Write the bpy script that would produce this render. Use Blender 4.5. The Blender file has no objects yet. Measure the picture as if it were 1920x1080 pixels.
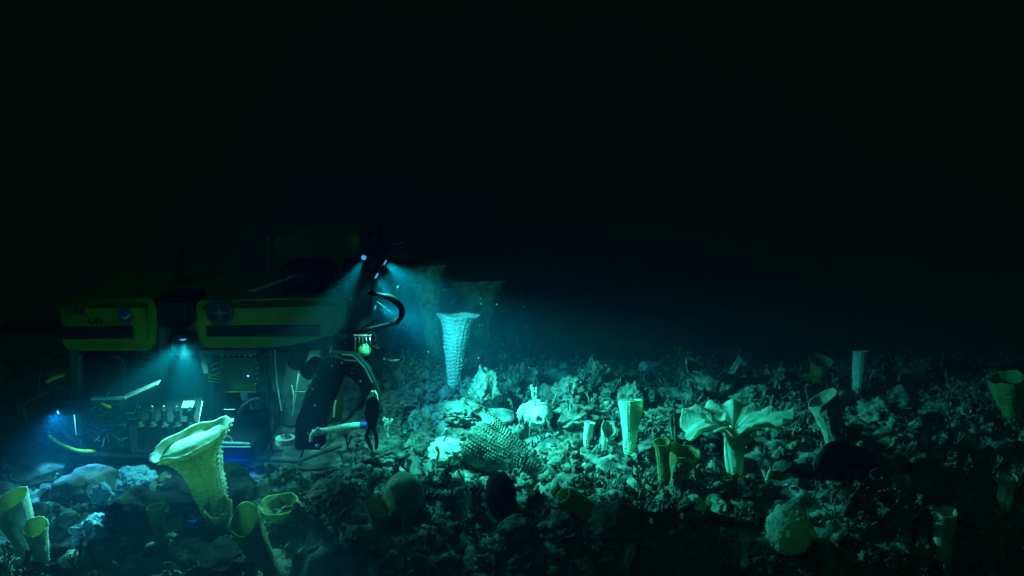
import bpy, bmesh, math, random
import numpy as np
from mathutils import Vector, Matrix
R = math.radians
rng = np.random.default_rng(7)
random.seed(7)
scene = bpy.context.scene
# ------------------------------------------------------------------ camera
CAMZ, PITCH, FPX = 3.70, R(13.0), 1663.0
cd = bpy.data.cameras.new('camera'); cam = bpy.data.objects.new('camera', cd)
scene.collection.objects.link(cam); scene.camera = cam
cam.location = (0, 0, CAMZ); cam.rotation_euler = (R(90) - PITCH, 0, 0)
cd.sensor_width = 36; cd.lens = 36 * FPX / 1920; cd.clip_end = 400; cd.clip_start = .05
# ------------------------------------------------------------------ world: deep water, no daylight
w = bpy.data.worlds.new('World'); scene.world = w; w.use_nodes = True
bg = w.node_tree.nodes['Background']
bg.inputs[0].default_value = (.06, 1.0, .30, 1); bg.inputs[1].default_value = .0022
sd_ = bpy.data.lights.new('dim_overhead_fill', 'SUN'); sd_.energy = .06; sd_.angle = R(25); sd_.color = (.12, 1.0, .38)  # added dim fill so the vehicle's dark parts show
so_ = bpy.data.objects.new('dim_overhead_fill', sd_); scene.collection.objects.link(so_); so_.rotation_euler = (R(42), 0, R(-20))
scene.view_settings.view_transform = 'Standard'; scene.view_settings.look = 'None'
scene.view_settings.exposure = 0; scene.view_settings.gamma = 1
scene.cycles.use_denoising = True
scene.cycles.volume_bounces = 0
scene.cycles.max_bounces = 6
scene.cycles.sample_clamp_indirect = 4
# ------------------------------------------------------------------ pixel helpers (pixels of the 1920 wide photo)
def ray(px, py):
    u = (px - 960) / FPX; v = (540 - py) / FPX
    c, s = math.cos(PITCH), math.sin(PITCH)
    return Vector((u, c + v * s, -s + v * c))
def P(px, py, Y):
    d = ray(px, py); t = Y / d.y
    return Vector((0, 0, CAMZ)) + d * t
def mpp(Y): return Y / FPX / math.cos(PITCH)          # metres per pixel near depth Y
# ------------------------------------------------------------------ noise
def _hash(ix, iy, iz):
    n = (ix.astype(np.int64) * 374761393 + iy.astype(np.int64) * 668265263 + iz.astype(np.int64) * 2147483647 * 3) & 0x7fffffff
    n = ((n ^ (n >> 13)) * 1274126177) & 0x7fffffff
    n = ((n ^ (n >> 16)) * 974634777) & 0x7fffffff
    return (n & 0xffffff) / float(0xffffff)
def noise(x, y, z=0.0):
    x = np.asarray(x, float) + 1000.0; y = np.asarray(y, float) + 1000.0; z = np.asarray(z, float) + 1000.0 + x * 0
    ix, iy, iz = np.floor(x), np.floor(y), np.floor(z)
    fx, fy, fz = x - ix, y - iy, z - iz
    fx, fy, fz = [f * f * (3 - 2 * f) for f in (fx, fy, fz)]
    r = 0
    for a in (0, 1):
        for b in (0, 1):
            for c in (0, 1):
                r = r + _hash(ix + a, iy + b, iz + c) * (fx if a else 1 - fx) * (fy if b else 1 - fy) * (fz if c else 1 - fz)
    return r * 2 - 1
def sstep(a, b, x):
    t = np.clip((x - a) / (b - a), 0, 1); return t * t * (3 - 2 * t)
# ------------------------------------------------------------------ materials
def nodes(name):
    m = bpy.data.materials.new(name); m.use_nodes = True
    nt = m.node_tree; return m, nt, nt.nodes['Principled BSDF']
def mat(name, c1, c2=None, scale=6, rough=.8, metal=0, bump=0, bscale=30, emit=None, spec=.3, thresh=(.35, .65), translucent=None, coat=0):
    m, nt, b = nodes(name)
    b.inputs['Roughness'].default_value = rough; b.inputs['Metallic'].default_value = metal
    b.inputs['Specular IOR Level'].default_value = spec
    if coat: b.inputs['Coat Weight'].default_value = coat
    tc = nt.nodes.new('ShaderNodeTexCoord')
    n = nt.nodes.new('ShaderNodeTexNoise'); n.inputs['Scale'].default_value = scale; n.inputs['Detail'].default_value = 6
    nt.links.new(tc.outputs['Object'], n.inputs['Vector'])
    r = nt.nodes.new('ShaderNodeValToRGB')
    r.color_ramp.elements[0].position, r.color_ramp.elements[1].position = thresh
    r.color_ramp.elements[0].color = (*c1, 1); r.color_ramp.elements[1].color = (*(c2 or [x * .75 for x in c1]), 1)
    nt.links.new(n.outputs['Fac'], r.inputs['Fac']); nt.links.new(r.outputs['Color'], b.inputs['Base Color'])
    if bump:
        n2 = nt.nodes.new('ShaderNodeTexNoise'); n2.inputs['Scale'].default_value = bscale; n2.inputs['Detail'].default_value = 5
        nt.links.new(tc.outputs['Object'], n2.inputs['Vector'])
        bp = nt.nodes.new('ShaderNodeBump'); bp.inputs['Strength'].default_value = bump; bp.inputs['Distance'].default_value = .02
        nt.links.new(n2.outputs['Fac'], bp.inputs['Height']); nt.links.new(bp.outputs['Normal'], b.inputs['Normal'])
    if translucent:
        tr = nt.nodes.new('ShaderNodeBsdfTranslucent'); tr.inputs[0].default_value = (*translucent, 1)
        mx = nt.nodes.new('ShaderNodeMixShader'); mx.inputs[0].default_value = .36
        out = nt.nodes['Material Output']
        nt.links.new(b.outputs[0], mx.inputs[1]); nt.links.new(tr.outputs[0], mx.inputs[2]); nt.links.new(mx.outputs[0], out.inputs[0])
    if emit:
        b.inputs['Emission Color'].default_value = (*emit[0], 1); b.inputs['Emission Strength'].default_value = emit[1]
    return m
M = {}
M['sediment'] = mat('sediment', (.07, .07, .065), (.26, .26, .24), 6, .95, bump=.9, bscale=28, spec=.1, thresh=(.38, .62))
M['live'] = mat('live sponge skin', (.76, .84, .78), (.56, .62, .56), 9, .85, bump=.5, bscale=60, spec=.15, translucent=(.6, .82, .5))
M['amber'] = mat('amber sponge skin', (.76, .84, .80), (.58, .66, .58), 9, .85, bump=.8, bscale=45, spec=.15, translucent=(.52, .58, .26))
M['olive'] = mat('dull yellow sponge skin', (.40, .40, .20), (.27, .27, .13), 9, .9, bump=.6, bscale=50, spec=.1, translucent=(.36, .44, .2))
M['white'] = mat('white sponge skin', (.85, .85, .70), (.62, .62, .50), 12, .9, bump=.7, bscale=70, spec=.1)
M['dead'] = mat('dead sponge skeleton', (.05, .05, .04), (.24, .24, .20), 9, .95, bump=1, bscale=42, spec=.05)
M['deadlight'] = mat('pale dead sponge skeleton', (.16, .16, .13), (.42, .42, .35), 14, .95, bump=.9, bscale=70, spec=.05)
M['dome'] = mat('smooth brown sponge', (.24, .26, .20), (.34, .36, .29), 5, .9, bump=.3, bscale=40, spec=.05)
M['bead'] = mat('beaded dead sponge wall', (.11, .11, .09), (.27, .27, .23), 9, .95, bump=.6, bscale=60, spec=.05)
M['baycover'] = mat('dark bay cover paint', (.035, .045, .055), (.05, .06, .07), 5, .45)
M['emblemgrey'] = mat('grey emblem lines', (.34, .38, .38), (.28, .32, .32), 6, .5)
M['matteblack'] = mat('matte black hose', (.005, .005, .006), (.009, .009, .010), 8, .95, spec=.05)
M['rock'] = mat('sediment dusted rock', (.09, .10, .09), (.22, .24, .21), 5, .95, bump=1, bscale=18, spec=.1)
M['crust'] = mat('black rock and painted shade', (.012, .012, .012), (.03, .03, .03), 7, .9, bump=.8, bscale=20, spec=.05)  # near black, also paints in shade and dark hollows
M['mineral'] = mat('white mineral crust', (.34, .56, .82), (.14, .26, .42), 10, .9, bump=1, bscale=40, spec=.1)  # blue of the stern lamp's light put into the colour
M['violet'] = mat('violet encrusting growth', (.10, .08, .9), (.02, .02, .12), 14, .8, bump=.8, bscale=40)  # violet light reflected off the rock, painted as a colour
M['float'] = mat('yellow float paint', (.27, .31, .01), (.18, .21, .01), 4, .45, spec=.4, bump=.05, bscale=60)
M['black'] = mat('black plastic', (.012, .013, .014), (.02, .02, .02), 8, .55)
M['rubber'] = mat('black rubber', (.02, .022, .022), (.035, .035, .035), 20, .8, bump=.2)
M['steel'] = mat('brushed steel', (.62, .64, .64), (.42, .44, .44), 15, .35, .9)
M['paintwhite'] = mat('white painted metal', (.78, .8, .78), (.6, .62, .6), 10, .5)
M['greypaint'] = mat('grey painted plate', (.10, .12, .14), (.07, .09, .11), 6, .5)
M['framegrey'] = mat('weathered frame grey', (.16, .18, .18), (.09, .10, .10), 9, .6)
M['olivebox'] = mat('olive housing paint', (.11, .14, .015), (.07, .09, .01), 7, .6)
M['yellowtube'] = mat('yellow hose', (.75, .75, .04), (.6, .6, .04), 6, .5)
M['blueband'] = mat('blue band', (.02, .05, .7), (.02, .04, .5), 6, .5)
M['blueplastic'] = mat('blue fitting', (.03, .10, .5), (.02, .06, .3), 6, .4)
M['navy'] = mat('navy emblem', (.01, .02, .035), (.012, .025, .04), 6, .5)
M['blueemblem'] = mat('blue emblem', (.02, .07, .30), (.02, .05, .22), 6, .5)
M['ink'] = mat('black lettering', (.01, .01, .01), (.015, .015, .015), 6, .5)
M['globe'] = mat('pale green globe', (.35, .75, .35), (.3, .65, .3), 5, .12, spec=.8, coat=1)
M['hose'] = mat('pale corrugated hose', (.66, .74, .62), (.5, .58, .46), 8, .5)
M['lampblue'] = mat('lit blue white lamp face', (.8, .8, .8), emit=((.10, .45, 1.0), .8))
M['lampviolet'] = mat('lit violet lamp face', (.8, .8, .8), emit=((.12, .25, 1.0), 2.5))
M['ledblue'] = mat('lit blue indicator', (.1, .1, .9), emit=((.15, .2, 1.0), 8))
M['snow'] = mat('drifting flake', (.8, .8, .75))
# ------------------------------------------------------------------ object helpers
C = scene.collection
def tag(o, label=None, cat=None, group=None, kind=None):
    for k, v in (('label', label), ('category', cat), ('group', group), ('kind', kind)):
        if v: o[k] = v
    return o
def mk(name, V, F, m, parent=None, smooth=True, origin=None, sharp=38):
    me = bpy.data.meshes.new(name)
    V = np.asarray(V, float)
    if origin is not None: V = V - np.asarray(origin, float)
    if isinstance(F, np.ndarray):
        k = F.shape[1]; me.vertices.add(len(V)); me.vertices.foreach_set('co', V.ravel())
        me.loops.add(F.size); me.loops.foreach_set('vertex_index', F.ravel().astype(np.int32))
        me.polygons.add(len(F)); me.polygons.foreach_set('loop_start', np.arange(0, F.size, k, dtype=np.int32))
        me.update(calc_edges=True); me.validate()
    else:
        me.from_pydata([tuple(v) for v in V], [], F); me.update()
    me.materials.append(m)
    if smooth:
        me.polygons.foreach_set('use_smooth', np.ones(len(me.polygons), bool))
        if sharp: me.set_sharp_from_angle(angle=R(sharp))
    o = bpy.data.objects.new(name, me); C.objects.link(o)
    if origin is not None: o.location = Vector(origin)
    if parent is not None:
        o.parent = parent
        if origin is None: o.location = -Vector(parent_world(parent))
        else: o.location = Vector(origin) - Vector(parent_world(parent))
    return o
PW = {}
def parent_world(p):
    v = Vector((0, 0, 0))
    while p is not None: v += p.location; p = p.parent
    return v
class MB:
    """collects shapes, links them as one mesh object"""
    def __init__(s): s.V = []; s.F = []
    def add(s, V, F):
        b = len(s.V); s.V += [tuple(v) for v in V]; s.F += [[i + b for i in f] for f in F]; return s
    def bm(s, bm):
        bm.verts.ensure_lookup_table(); bm.verts.index_update()
        s.add([v.co[:] for v in bm.verts], [[v.index for v in f.verts] for f in bm.faces]); bm.free(); return s
    def prism(s, pts, Y0, Y1, bevel=0, seg=2):     # pts are world (x,z)
        bm = bmesh.new()
        vs = [bm.verts.new((x, Y0, z)) for x, z in pts]
        f = bm.faces.new(vs)
        r = bmesh.ops.extrude_face_region(bm, geom=[f])
        for v in r['geom']:
            if isinstance(v, bmesh.types.BMVert): v.co.y = Y1
        bmesh.ops.recalc_face_normals(bm, faces=bm.faces)
        if bevel:
            es = [e for e in bm.edges if len(e.link_faces) == 2 and e.calc_face_angle(0) > .5]
            bmesh.ops.bevel(bm, geom=es, offset=bevel, segments=seg, affect='EDGES', clamp_overlap=True)
        return s.bm(bm)
    def pprism(s, pix, Y0, Y1, bevel=0, rad=0, seg=2):   # outline given in photo pixels at depth Y0
        pts = [(P(a, b, Y0).x, P(a, b, Y0).z) for a, b in pix]
        if rad: pts = roundpoly(pts, rad)
        return s.prism(pts, Y0, Y1, bevel, seg)
    def box(s, a, b, bevel=0):
        return s.prism([(a[0], a[2]), (b[0], a[2]), (b[0], b[2]), (a[0], b[2])], a[1], b[1], bevel)
    def tube(s, pts, r, n=8, closed=False, ribs=0):
        pts = [Vector(p) for p in pts]; N = len(pts)
        rad = r if isinstance(r, (list, tuple)) else [r] * N
        V = []; F = []; prev = None
        for i, p in enumerate(pts):
            a = pts[(i - 1) % N] if (closed or i > 0) else p
            b = pts[(i + 1) % N] if (closed or i < N - 1) else p
            t = (b - a).normalized()
            if prev is None:
                u = t.cross(Vector((0, 0, 1)));
                if u.length < .1: u = t.cross(Vector((0, 1, 0)))
                u.normalize()
            else: u = (prev - t * prev.dot(t)).normalized()
            prev = u; v = t.cross(u)
            for k in range(n):
                q = 2 * math.pi * k / n
                V.append(p + (u * math.cos(q) + v * math.sin(q)) * rad[i])
        for i in range(N if closed else N - 1):
            for k in range(n):
                a = i * n + k; b = i * n + (k + 1) % n; j = ((i + 1) % N) * n
                F.append([a, b, j + (k + 1) % n, j + k])
        if not closed: F.append(list(range(n))[::-1]); F.append([(N - 1) * n + k for k in range(n)])
        return s.add(V, F)
    def ball(s, c, r, sc=(1, 1, 1), u=16, v=10):
        bm = bmesh.new(); bmesh.ops.create_uvsphere(bm, u_segments=u, v_segments=v, radius=r)
        for q in bm.verts: q.co = Vector((q.co.x * sc[0] + c[0], q.co.y * sc[1] + c[1], q.co.z * sc[2] + c[2]))
        return s.bm(bm)
    def build(s, name, m, parent=None, origin=None, sharp=35): return mk(name, s.V, s.F, m, parent, True, origin, sharp)
def roundpoly(pts, rad, n=5):
    out = []; N = len(pts)
    for i in range(N):
        p = Vector(pts[i]); a = Vector(pts[i - 1]); b = Vector(pts[(i + 1) % N])
        r1 = min(rad, (a - p).length * .45, (b - p).length * .45)
        s0 = p + (a - p).normalized() * r1; s1 = p + (b - p).normalized() * r1
        for k in range(n + 1):
            t = k / n; q = s0 * (1 - t) ** 2 + p * 2 * t * (1 - t) + s1 * t * t
            out.append((q.x, q.y))
    return out
def smoothpts(pts, n=6, closed=False):
    pts = [Vector(p) for p in pts]; out = []; N = len(pts)
    for i in range(N if closed else N - 1):
        if closed: a, b, c, d = pts[i - 1], pts[i], pts[(i + 1) % N], pts[(i + 2) % N]
        else: a, b, c, d = pts[max(i - 1, 0)], pts[i], pts[i + 1], pts[min(i + 2, N - 1)]
        for k in range(n):
            t = k / n
            out.append(.5 * ((2 * b) + (c - a) * t + (2 * a - 5 * b + 4 * c - d) * t * t + (3 * b - a - 3 * c + d) * t ** 3))
    if not closed: out.append(pts[-1])
    return out
def PP(lst, Y): return [P(a[0], a[1], a[2] if len(a) > 2 else Y) for a in lst]
# ------------------------------------------------------------------ seafloor
def hfun(x, y):
    x = np.asarray(x, float); y = np.asarray(y, float)
    h = .10 * noise(x * .7, y * .7, 3) + .075 * noise(x * 2.1, y * 2.1, 5)
    sm = 1 - sstep(-3.0, -2.0, x) * 0
    d = .06 * noise(x * 5.3, y * 5.3, 1) - .10 * np.abs(noise(x * 3.3, y * 3.3, 6)) + .05 + .032 * noise(x * 11, y * 11, 2) + .016 * noise(x * 24, y * 24, 4) + .03 * np.abs(noise(x * 7.7, y * 7.7, 9))
    rov = sstep(-5.6, -5.0, x) * (1 - sstep(-1.5, -1.1, x)) * sstep(7.7, 8.1, y) * (1 - sstep(9.8, 10.4, y))
    h = h * (1 - .9 * rov) - .12 * rov + d * (1 - .5 * rov)
    # the ground falls away in front of the crest
    fall = sstep(0, 1, (7.35 + .25 * noise(x * .8, 0, 8) - y) / 2.0) * .85
    left = 1 - sstep(-3.2, -1.6, x)
    h = h - fall * (1 - .75 * left)
    h = h - .36 * np.clip(y - 11.3 - .35 * noise(x * .8, 5, 2), 0, 9)
    # low rise behind the vehicle's bow
    h = h + .18 * np.exp(-((x - .3) / 1.6) ** 2 - ((y - 9.6) / .9) ** 2)
    return h
def hz(x, y): return float(hfun(x, y))
def axisgrid(lo, hi, a, b, fine, n):
    mid = np.arange(a, b, fine); L = a - (a - lo) * (np.linspace(1, 0, n, endpoint=False)) ** 2.2
    Rr = b + (hi - b) * (np.linspace(0, 1, n)) ** 2.2
    return np.concatenate([L, mid, Rr])
gx = axisgrid(-40, 40, -4.6, 5.4, .032, 60); gy = axisgrid(-8, 45, 5.2, 12.6, .032, 60)
X, Y = np.meshgrid(gx, gy)
Z = hfun(X, Y)
nx, ny = len(gx), len(gy)
ii = (np.arange(ny - 1)[:, None] * nx + np.arange(nx - 1)[None, :]).ravel()
F = np.stack([ii, ii + 1, ii + nx + 1, ii + nx], 1)
sea = mk('seafloor', np.stack([X.ravel(), Y.ravel(), Z.ravel()], 1), F, M['sediment'], smooth=True, sharp=0)
tag(sea, kind='structure', label='sediment covered seafloor of the dead sponge field')
def G(px, py):
    d = ray(px, py); o = Vector((0, 0, CAMZ)); t = 4.5
    while t < 30:
        p = o + d * t
        if p.z < hz(p.x, p.y): break
        t += .03
    for _ in range(3):
        p = o + d * t
        t -= .012 if p.z < hz(p.x, p.y) else 0
    p = o + d * t
    return Vector((p.x, p.y, hz(p.x, p.y)))
# ------------------------------------------------------------------ sponge walls
def shell(axis, prof, wall=.02, nt=72, nz=60, bump=.0, ncol=14, nrow=18, ell=1.0, phi=0, wave=(0, 3, 0), tilt=0, tiltx=0,
          arc=None, tear=0, depth=.85, seed=1, rough=.07, lobes=None, flare_in=0.0):
    """a tube, cup or funnel whose wall has thickness; axis = 3 points, prof = [(t, radius)], theta 0 = +x, 270 deg = towards the viewer"""
    a, b, c = [np.array(p, float) for p in axis]
    t = np.linspace(0, 1, nz)
    ctr = (1 - t)[:, None] ** 2 * a + 2 * (t * (1 - t))[:, None] * b + (t ** 2)[:, None] * c
    tan = 2 * (1 - t)[:, None] * (b - a) + 2 * t[:, None] * (c - b)
    tan /= np.linalg.norm(tan, axis=1)[:, None] + 1e-9
    ref = np.array([1.0, 0, 0])
    e1 = ref - tan * (tan @ ref)[:, None]
    bad = np.linalg.norm(e1, axis=1) < .3
    if bad.any():
        ref = np.array([0, 0, 1.0]); e1 = ref - tan * (tan @ ref)[:, None]
    e1 /= np.linalg.norm(e1, axis=1)[:, None]; e2 = np.cross(tan, e1)
    pt = np.array([p[0] for p in prof]); pr = np.array([p[1] for p in prof])
    rr = np.interp(t, pt, pr)
    k = max(1, nz // 14); ker = np.ones(2 * k + 1) / (2 * k + 1)
    rr = np.convolve(np.concatenate([[rr[0]] * k, rr, rr[-1] + (rr[-1] - rr[-2]) * np.arange(1, k + 1)]), ker, 'valid')
    full = arc is None
    th = np.linspace(0, 2 * np.pi, nt, endpoint=False) if full else np.linspace(R(arc[0]), R(arc[1]), nt)
    T, TH = np.meshgrid(t, th, indexing='ij')
    cx, sx = np.cos(TH), np.sin(TH)
    r = rr[:, None] * (1 + 0 * TH)
    if ell != 1: r = r / np.sqrt(np.cos(TH - R(phi)) ** 2 + (np.sin(TH - R(phi)) / ell) ** 2)
    w = np.sin(TH * wave[1] + wave[2]) * .6 + .4 * np.sin(TH * (wave[1] * 2 + 1) + wave[2] * 2)
    r = r * (1 + rough * noise(cx * 2 + seed, sx * 2, T * 4))
    ax = (wave[0] * w + tiltx * cx - tilt * sx) * rr[-1] * T ** 3
    if lobes is not None: r = r * (1 + lobes * w * T ** 2)
    if tear: ax = ax - tear * rr[-1] * np.abs(noise(cx * 3.1 + seed, sx * 3.1, 0)) * T ** 2
    wob = noise(cx * 3 + seed, sx * 3, T * 6) * .9
    hgt = bump * (.5 + .5 * np.cos(TH * ncol + wob * 2.6)) ** .8 * (.5 + .5 * np.cos(2 * np.pi * nrow * T + wob * 3.4 + .8 * np.sin(TH * 2))) ** .8
    hgt = hgt * np.clip(.75 + .6 * noise(cx * 6, T * 20, seed + sx * 6) + .7 * noise(cx * 2, T * 5, seed + sx * 2), .1, 1.5)
    ro = r + hgt
    O = ctr[:, None, :] + e1[:, None, :] * (ro * cx)[..., None] + e2[:, None, :] * (ro * sx)[..., None] + tan[:, None, :] * ax[..., None]
    wl = wall * (1 - .25 * T) * (.8 + .4 * noise(cx * 4, sx * 4, T * 6 + seed))
    ri = np.maximum(r - wl, r * .15)
    I = ctr[:, None, :] + e1[:, None, :] * (ri * cx)[..., None] + e2[:, None, :] * (ri * sx)[..., None] + tan[:, None, :] * (ax)[..., None]
    i0 = int((1 - depth) * nz)
    I = I[i0:]
    nzi = I.shape[0]
    V = np.concatenate([O.reshape(-1, 3), I.reshape(-1, 3)])
    Fs = []
    def q(base, rows, flip):
        rr_, cc = np.meshgrid(np.arange(rows - 1), np.arange(nt if full else nt - 1), indexing='ij')
        c2 = (cc + 1) % nt
        f = np.stack([rr_ * nt + cc, rr_ * nt + c2, (rr_ + 1) * nt + c2, (rr_ + 1) * nt + cc], -1).reshape(-1, 4) + base
        return f[:, ::-1] if flip else f
    ob = nz * nt
    Fs.append(q(0, nz, False)); Fs.append(q(ob, nzi, True))
    # rim joins outer top row to inner top row
    cc = np.arange(nt if full else nt - 1); c2 = (cc + 1) % nt
    Fs.append(np.stack([(nz - 1) * nt + cc, (nz - 1) * nt + c2, ob + (nzi - 1) * nt + c2, ob + (nzi - 1) * nt + cc], 1))
    if not full:
        for col, fl in ((0, True), (nt - 1, False)):
            rr_ = np.arange(nzi - 1)
            f = np.stack([(rr_ + i0) * nt + col, (rr_ + 1 + i0) * nt + col, ob + (rr_ + 1) * nt + col, ob + rr_ * nt + col], 1)
            Fs.append(f[:, ::-1] if fl else f)
        Fs.append(np.stack([i0 * nt + cc, i0 * nt + c2, ob + c2, ob + cc], 1)[:, ::-1])
    else:   # floor of the cavity
        ci = len(V); V = np.concatenate([V, I[0].mean(0)[None]])
        Fs.append(np.stack([ob + c2, ob + cc, np.full_like(cc, ci), np.full_like(cc, ci)], 1)[:, [0, 1, 2, 2]])
    F = np.concatenate([f for f in Fs])
    return V, F
def clean(V, F):
    """quads, with repeated last index = triangle"""
    F = [list(map(int, f)) if f[2] != f[3] else [int(f[0]), int(f[1]), int(f[2])] for f in F]
    return V, F
LM = []
def sponge(name, label, cat, base, top, widths, m, parent=None, mid=(0, 0), dY=0, dYm=None, group=None, sink=.05, baseY=None, hang=None, **kw):
    """base/top in photo pixels, widths = [(t, pixel width)]"""
    g = G(*base) if baseY is None else P(base[0], base[1], baseY)
    s = g.y / FPX * 1.03
    tp = P(top[0], top[1], g.y + dY)
    md = (g + tp) / 2 + Vector((mid[0] * s, dYm if dYm is not None else 0, -mid[1] * s))
    gb = g - (tp - g).normalized() * sink
    V, F = shell((gb, md, tp), [(t, wd * s / 2) for t, wd in widths], **kw)
    V, F = clean(V, F)
    o = mk(name, V, F, m, parent, True, g, 0)
    tag(o, label if cat else None, cat, group)
    if cat: LM.append((g, label))
    return o
def lump_mesh(r, sub=4, amp=.15, freq=2.5, seed=0, sc=(1, 1, 1), fine=.0, pit=0):
    bm = bmesh.new(); bmesh.ops.create_icosphere(bm, subdivisions=sub, radius=1)
    V = np.array([v.co[:] for v in bm.verts]); Fc = [[v.index for v in f.verts] for f in bm.faces]; bm.free()
    n = noise(V[:, 0] * freq + seed, V[:, 1] * freq, V[:, 2] * freq); n2 = noise(V[:, 0] * freq * 3 + seed, V[:, 1] * freq * 3, V[:, 2] * freq * 3)
    k = 1 + amp * n + amp * .4 * n2
    if fine: k = k + fine * noise(V[:, 0] * 16, V[:, 1] * 16, V[:, 2] * 16 + seed)
    if pit: k = k - pit * np.clip(noise(V[:, 0] * 4 + seed, V[:, 1] * 4, V[:, 2] * 4) - .12, 0, 1)
    return V * k[:, None] * r * np.array(sc), Fc
def lump(name, label, cat, px, py, wpx, hpx, m, dY=0, sink=.3, group=None, depth=1.0, **kw):
    """px,py = bottom centre in the photo"""
    g = G(px, py); s = g.y / FPX * 1.03; rx, rz = wpx * s / 2, hpx * s / 2
    V, F = lump_mesh(1, sc=(rx, rx * depth, rz), **kw)
    V = V + np.array([g.x, g.y + rx * .3 * depth, g.z + rz * (1 - sink)])
    o = mk(name, V, F, m, None, True, g, 0); tag(o, label, cat, group); LM.append((g, label))
    return o
# ------------------------------------------------------------------ the vehicle
YN, YF = 8.30, 9.75
rov = bpy.data.objects.new('underwater_vehicle', None); C.objects.link(rov)
rov.location = (P(370, 868, 8.9).x, 8.95, 0.02); rov.empty_display_size = .3
tag(rov, 'yellow topped remotely operated underwater vehicle with lamps and arms resting on the seafloor', 'underwater robot')
bpy.context.view_layer.update()
def part(mb, name, m, parent=rov, **k): return mb.build(name, m, parent, **k)
# float packs
fr = part(MB().pprism([(362, 566), (640, 560), (652, 596), (634, 628), (560, 648), (505, 656), (368, 656)], YN, YN + .62, .10, .10, 5), 'float_pack', M['float'])
re_ = part(MB().pprism([(104, 566), (284, 562), (291, 600), (286, 662), (112, 662)], YN, YN + .62, .10, .12, 5), 'float_pack', M['float'])
part(MB().pprism([(386, 612), (600, 610), (600, 631), (386, 632)], YN - .012, YN + .02, .006), 'black_stripe', M['black'], fr)
part(MB().pprism([(108, 614), (249, 612), (249, 635), (108, 637)], YN - .012, YN + .02, .006), 'black_stripe', M['black'], re_)
def zof(py, Yp): return P(960, py, Yp).z
zt = zof(560, YN)
# main foam block behind the side packs, and raised block
xl, xr = P(100, 560, YN).x, P(655, 560, YN).x
xa, xb = P(288, 560, YN).x, P(364, 560, YN).x
top_ = MB().prism(roundpoly([(xl + .05, zt - .5), (xr - .12, zt - .5), (xr - .02, zt - .15), (xr - .1, zt - .03), (xl + .05, zt - .03)], .06), YN + .56, YF, .09, 4)
part(top_, 'float_deck', M['float'])
blk = part(MB().pprism([(508, 500), (512, 442), (640, 440), (660, 470), (662, 512), (508, 512)], 9.0, 9.6, .09, .09, 4), 'raised_float', M['float'])
part(MB().pprism([(497, 512), (500, 442), (508, 442), (508, 512)], 9.05, 9.5, .01), 'end_plate', M['float'], blk)
# compass emblem: a disc with an eight pointed star
ec = P(412, 586, YN - .004); er = 26 * mpp(YN)
def disc(c, r, y0, y1, n=32, rz=None):
    rz = rz or r
    return [(c.x + r * math.cos(2 * math.pi * i / n), c.z + rz * math.sin(2 * math.pi * i / n)) for i in range(n)], y0, y1
e = part(MB().prism(*disc(ec, er, YN - .008, YN + .01)), 'compass_emblem', M['navy'], fr)
st = MB()
for k in range(8):
    L = er * (.82 if k % 2 == 0 else .42); a = k * math.pi / 4
    for sgn in (1,):
        t = (ec.x + L * math.cos(a), ec.z + L * math.sin(a))
        wv = er * (.05 if k % 2 == 0 else .06)
        st.prism([(ec.x - wv * math.sin(a), ec.z + wv * math.cos(a)), (ec.x + wv * math.sin(a), ec.z - wv * math.cos(a)), t], YN - .012, YN - .0085)
ring = [(ec.x + er * .86 * math.cos(q * math.pi / 16), YN - .010, ec.z + er * .86 * math.sin(q * math.pi / 16)) for q in range(32)]
st.tube(ring, .0025, 4, True)
part(st, 'compass_star', M['emblemgrey'], e)
# round blue emblem with a white gull
ec = P(236, 592, YN); er = 15 * mpp(YN)
e2_ = part(MB().prism(*disc(ec, er, YN - .008, YN + .01)), 'round_emblem', M['blueemblem'], re_)
gl = MB()
gl.prism([(ec.x - er * .95, ec.z + er * .35), (ec.x - er * .2, ec.z - er * .25), (ec.x + er * .1, ec.z - er * .05), (ec.x + er * .9, ec.z + er * .45), (ec.x + er * .15, ec.z - er * .4), (ec.x - er * .15, ec.z - er * .45)], YN - .012, YN - .0085)
part(gl, 'gull_mark', M['paintwhite'], e2_)
def text(body, px, py, hpx, m, parent):
    cu = bpy.data.curves.new('lettering', 'FONT'); cu.body = body; cu.size = hpx * mpp(YN) * 1.4; cu.extrude = .002; cu.offset = .003
    o = bpy.data.objects.new('lettering', cu); C.objects.link(o)
    bpy.context.view_layer.update()
    dg = bpy.context.evaluated_depsgraph_get()
    me = bpy.data.meshes.new_from_object(o.evaluated_get(dg)); bpy.data.objects.remove(o)
    me.materials.clear(); me.materials.append(m)
    n = bpy.data.objects.new('lettering', me); C.objects.link(n); n.parent = parent
    p = P(px, py, YN); n.rotation_euler = (R(90), 0, 0)
    n.location = Vector((p.x, YN - .004, p.z)) - parent_world(parent)
text('OAR', 124, 590, 13, M['ink'], re_)
text('URI', 166, 607, 13, M['ink'], re_)
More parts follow.
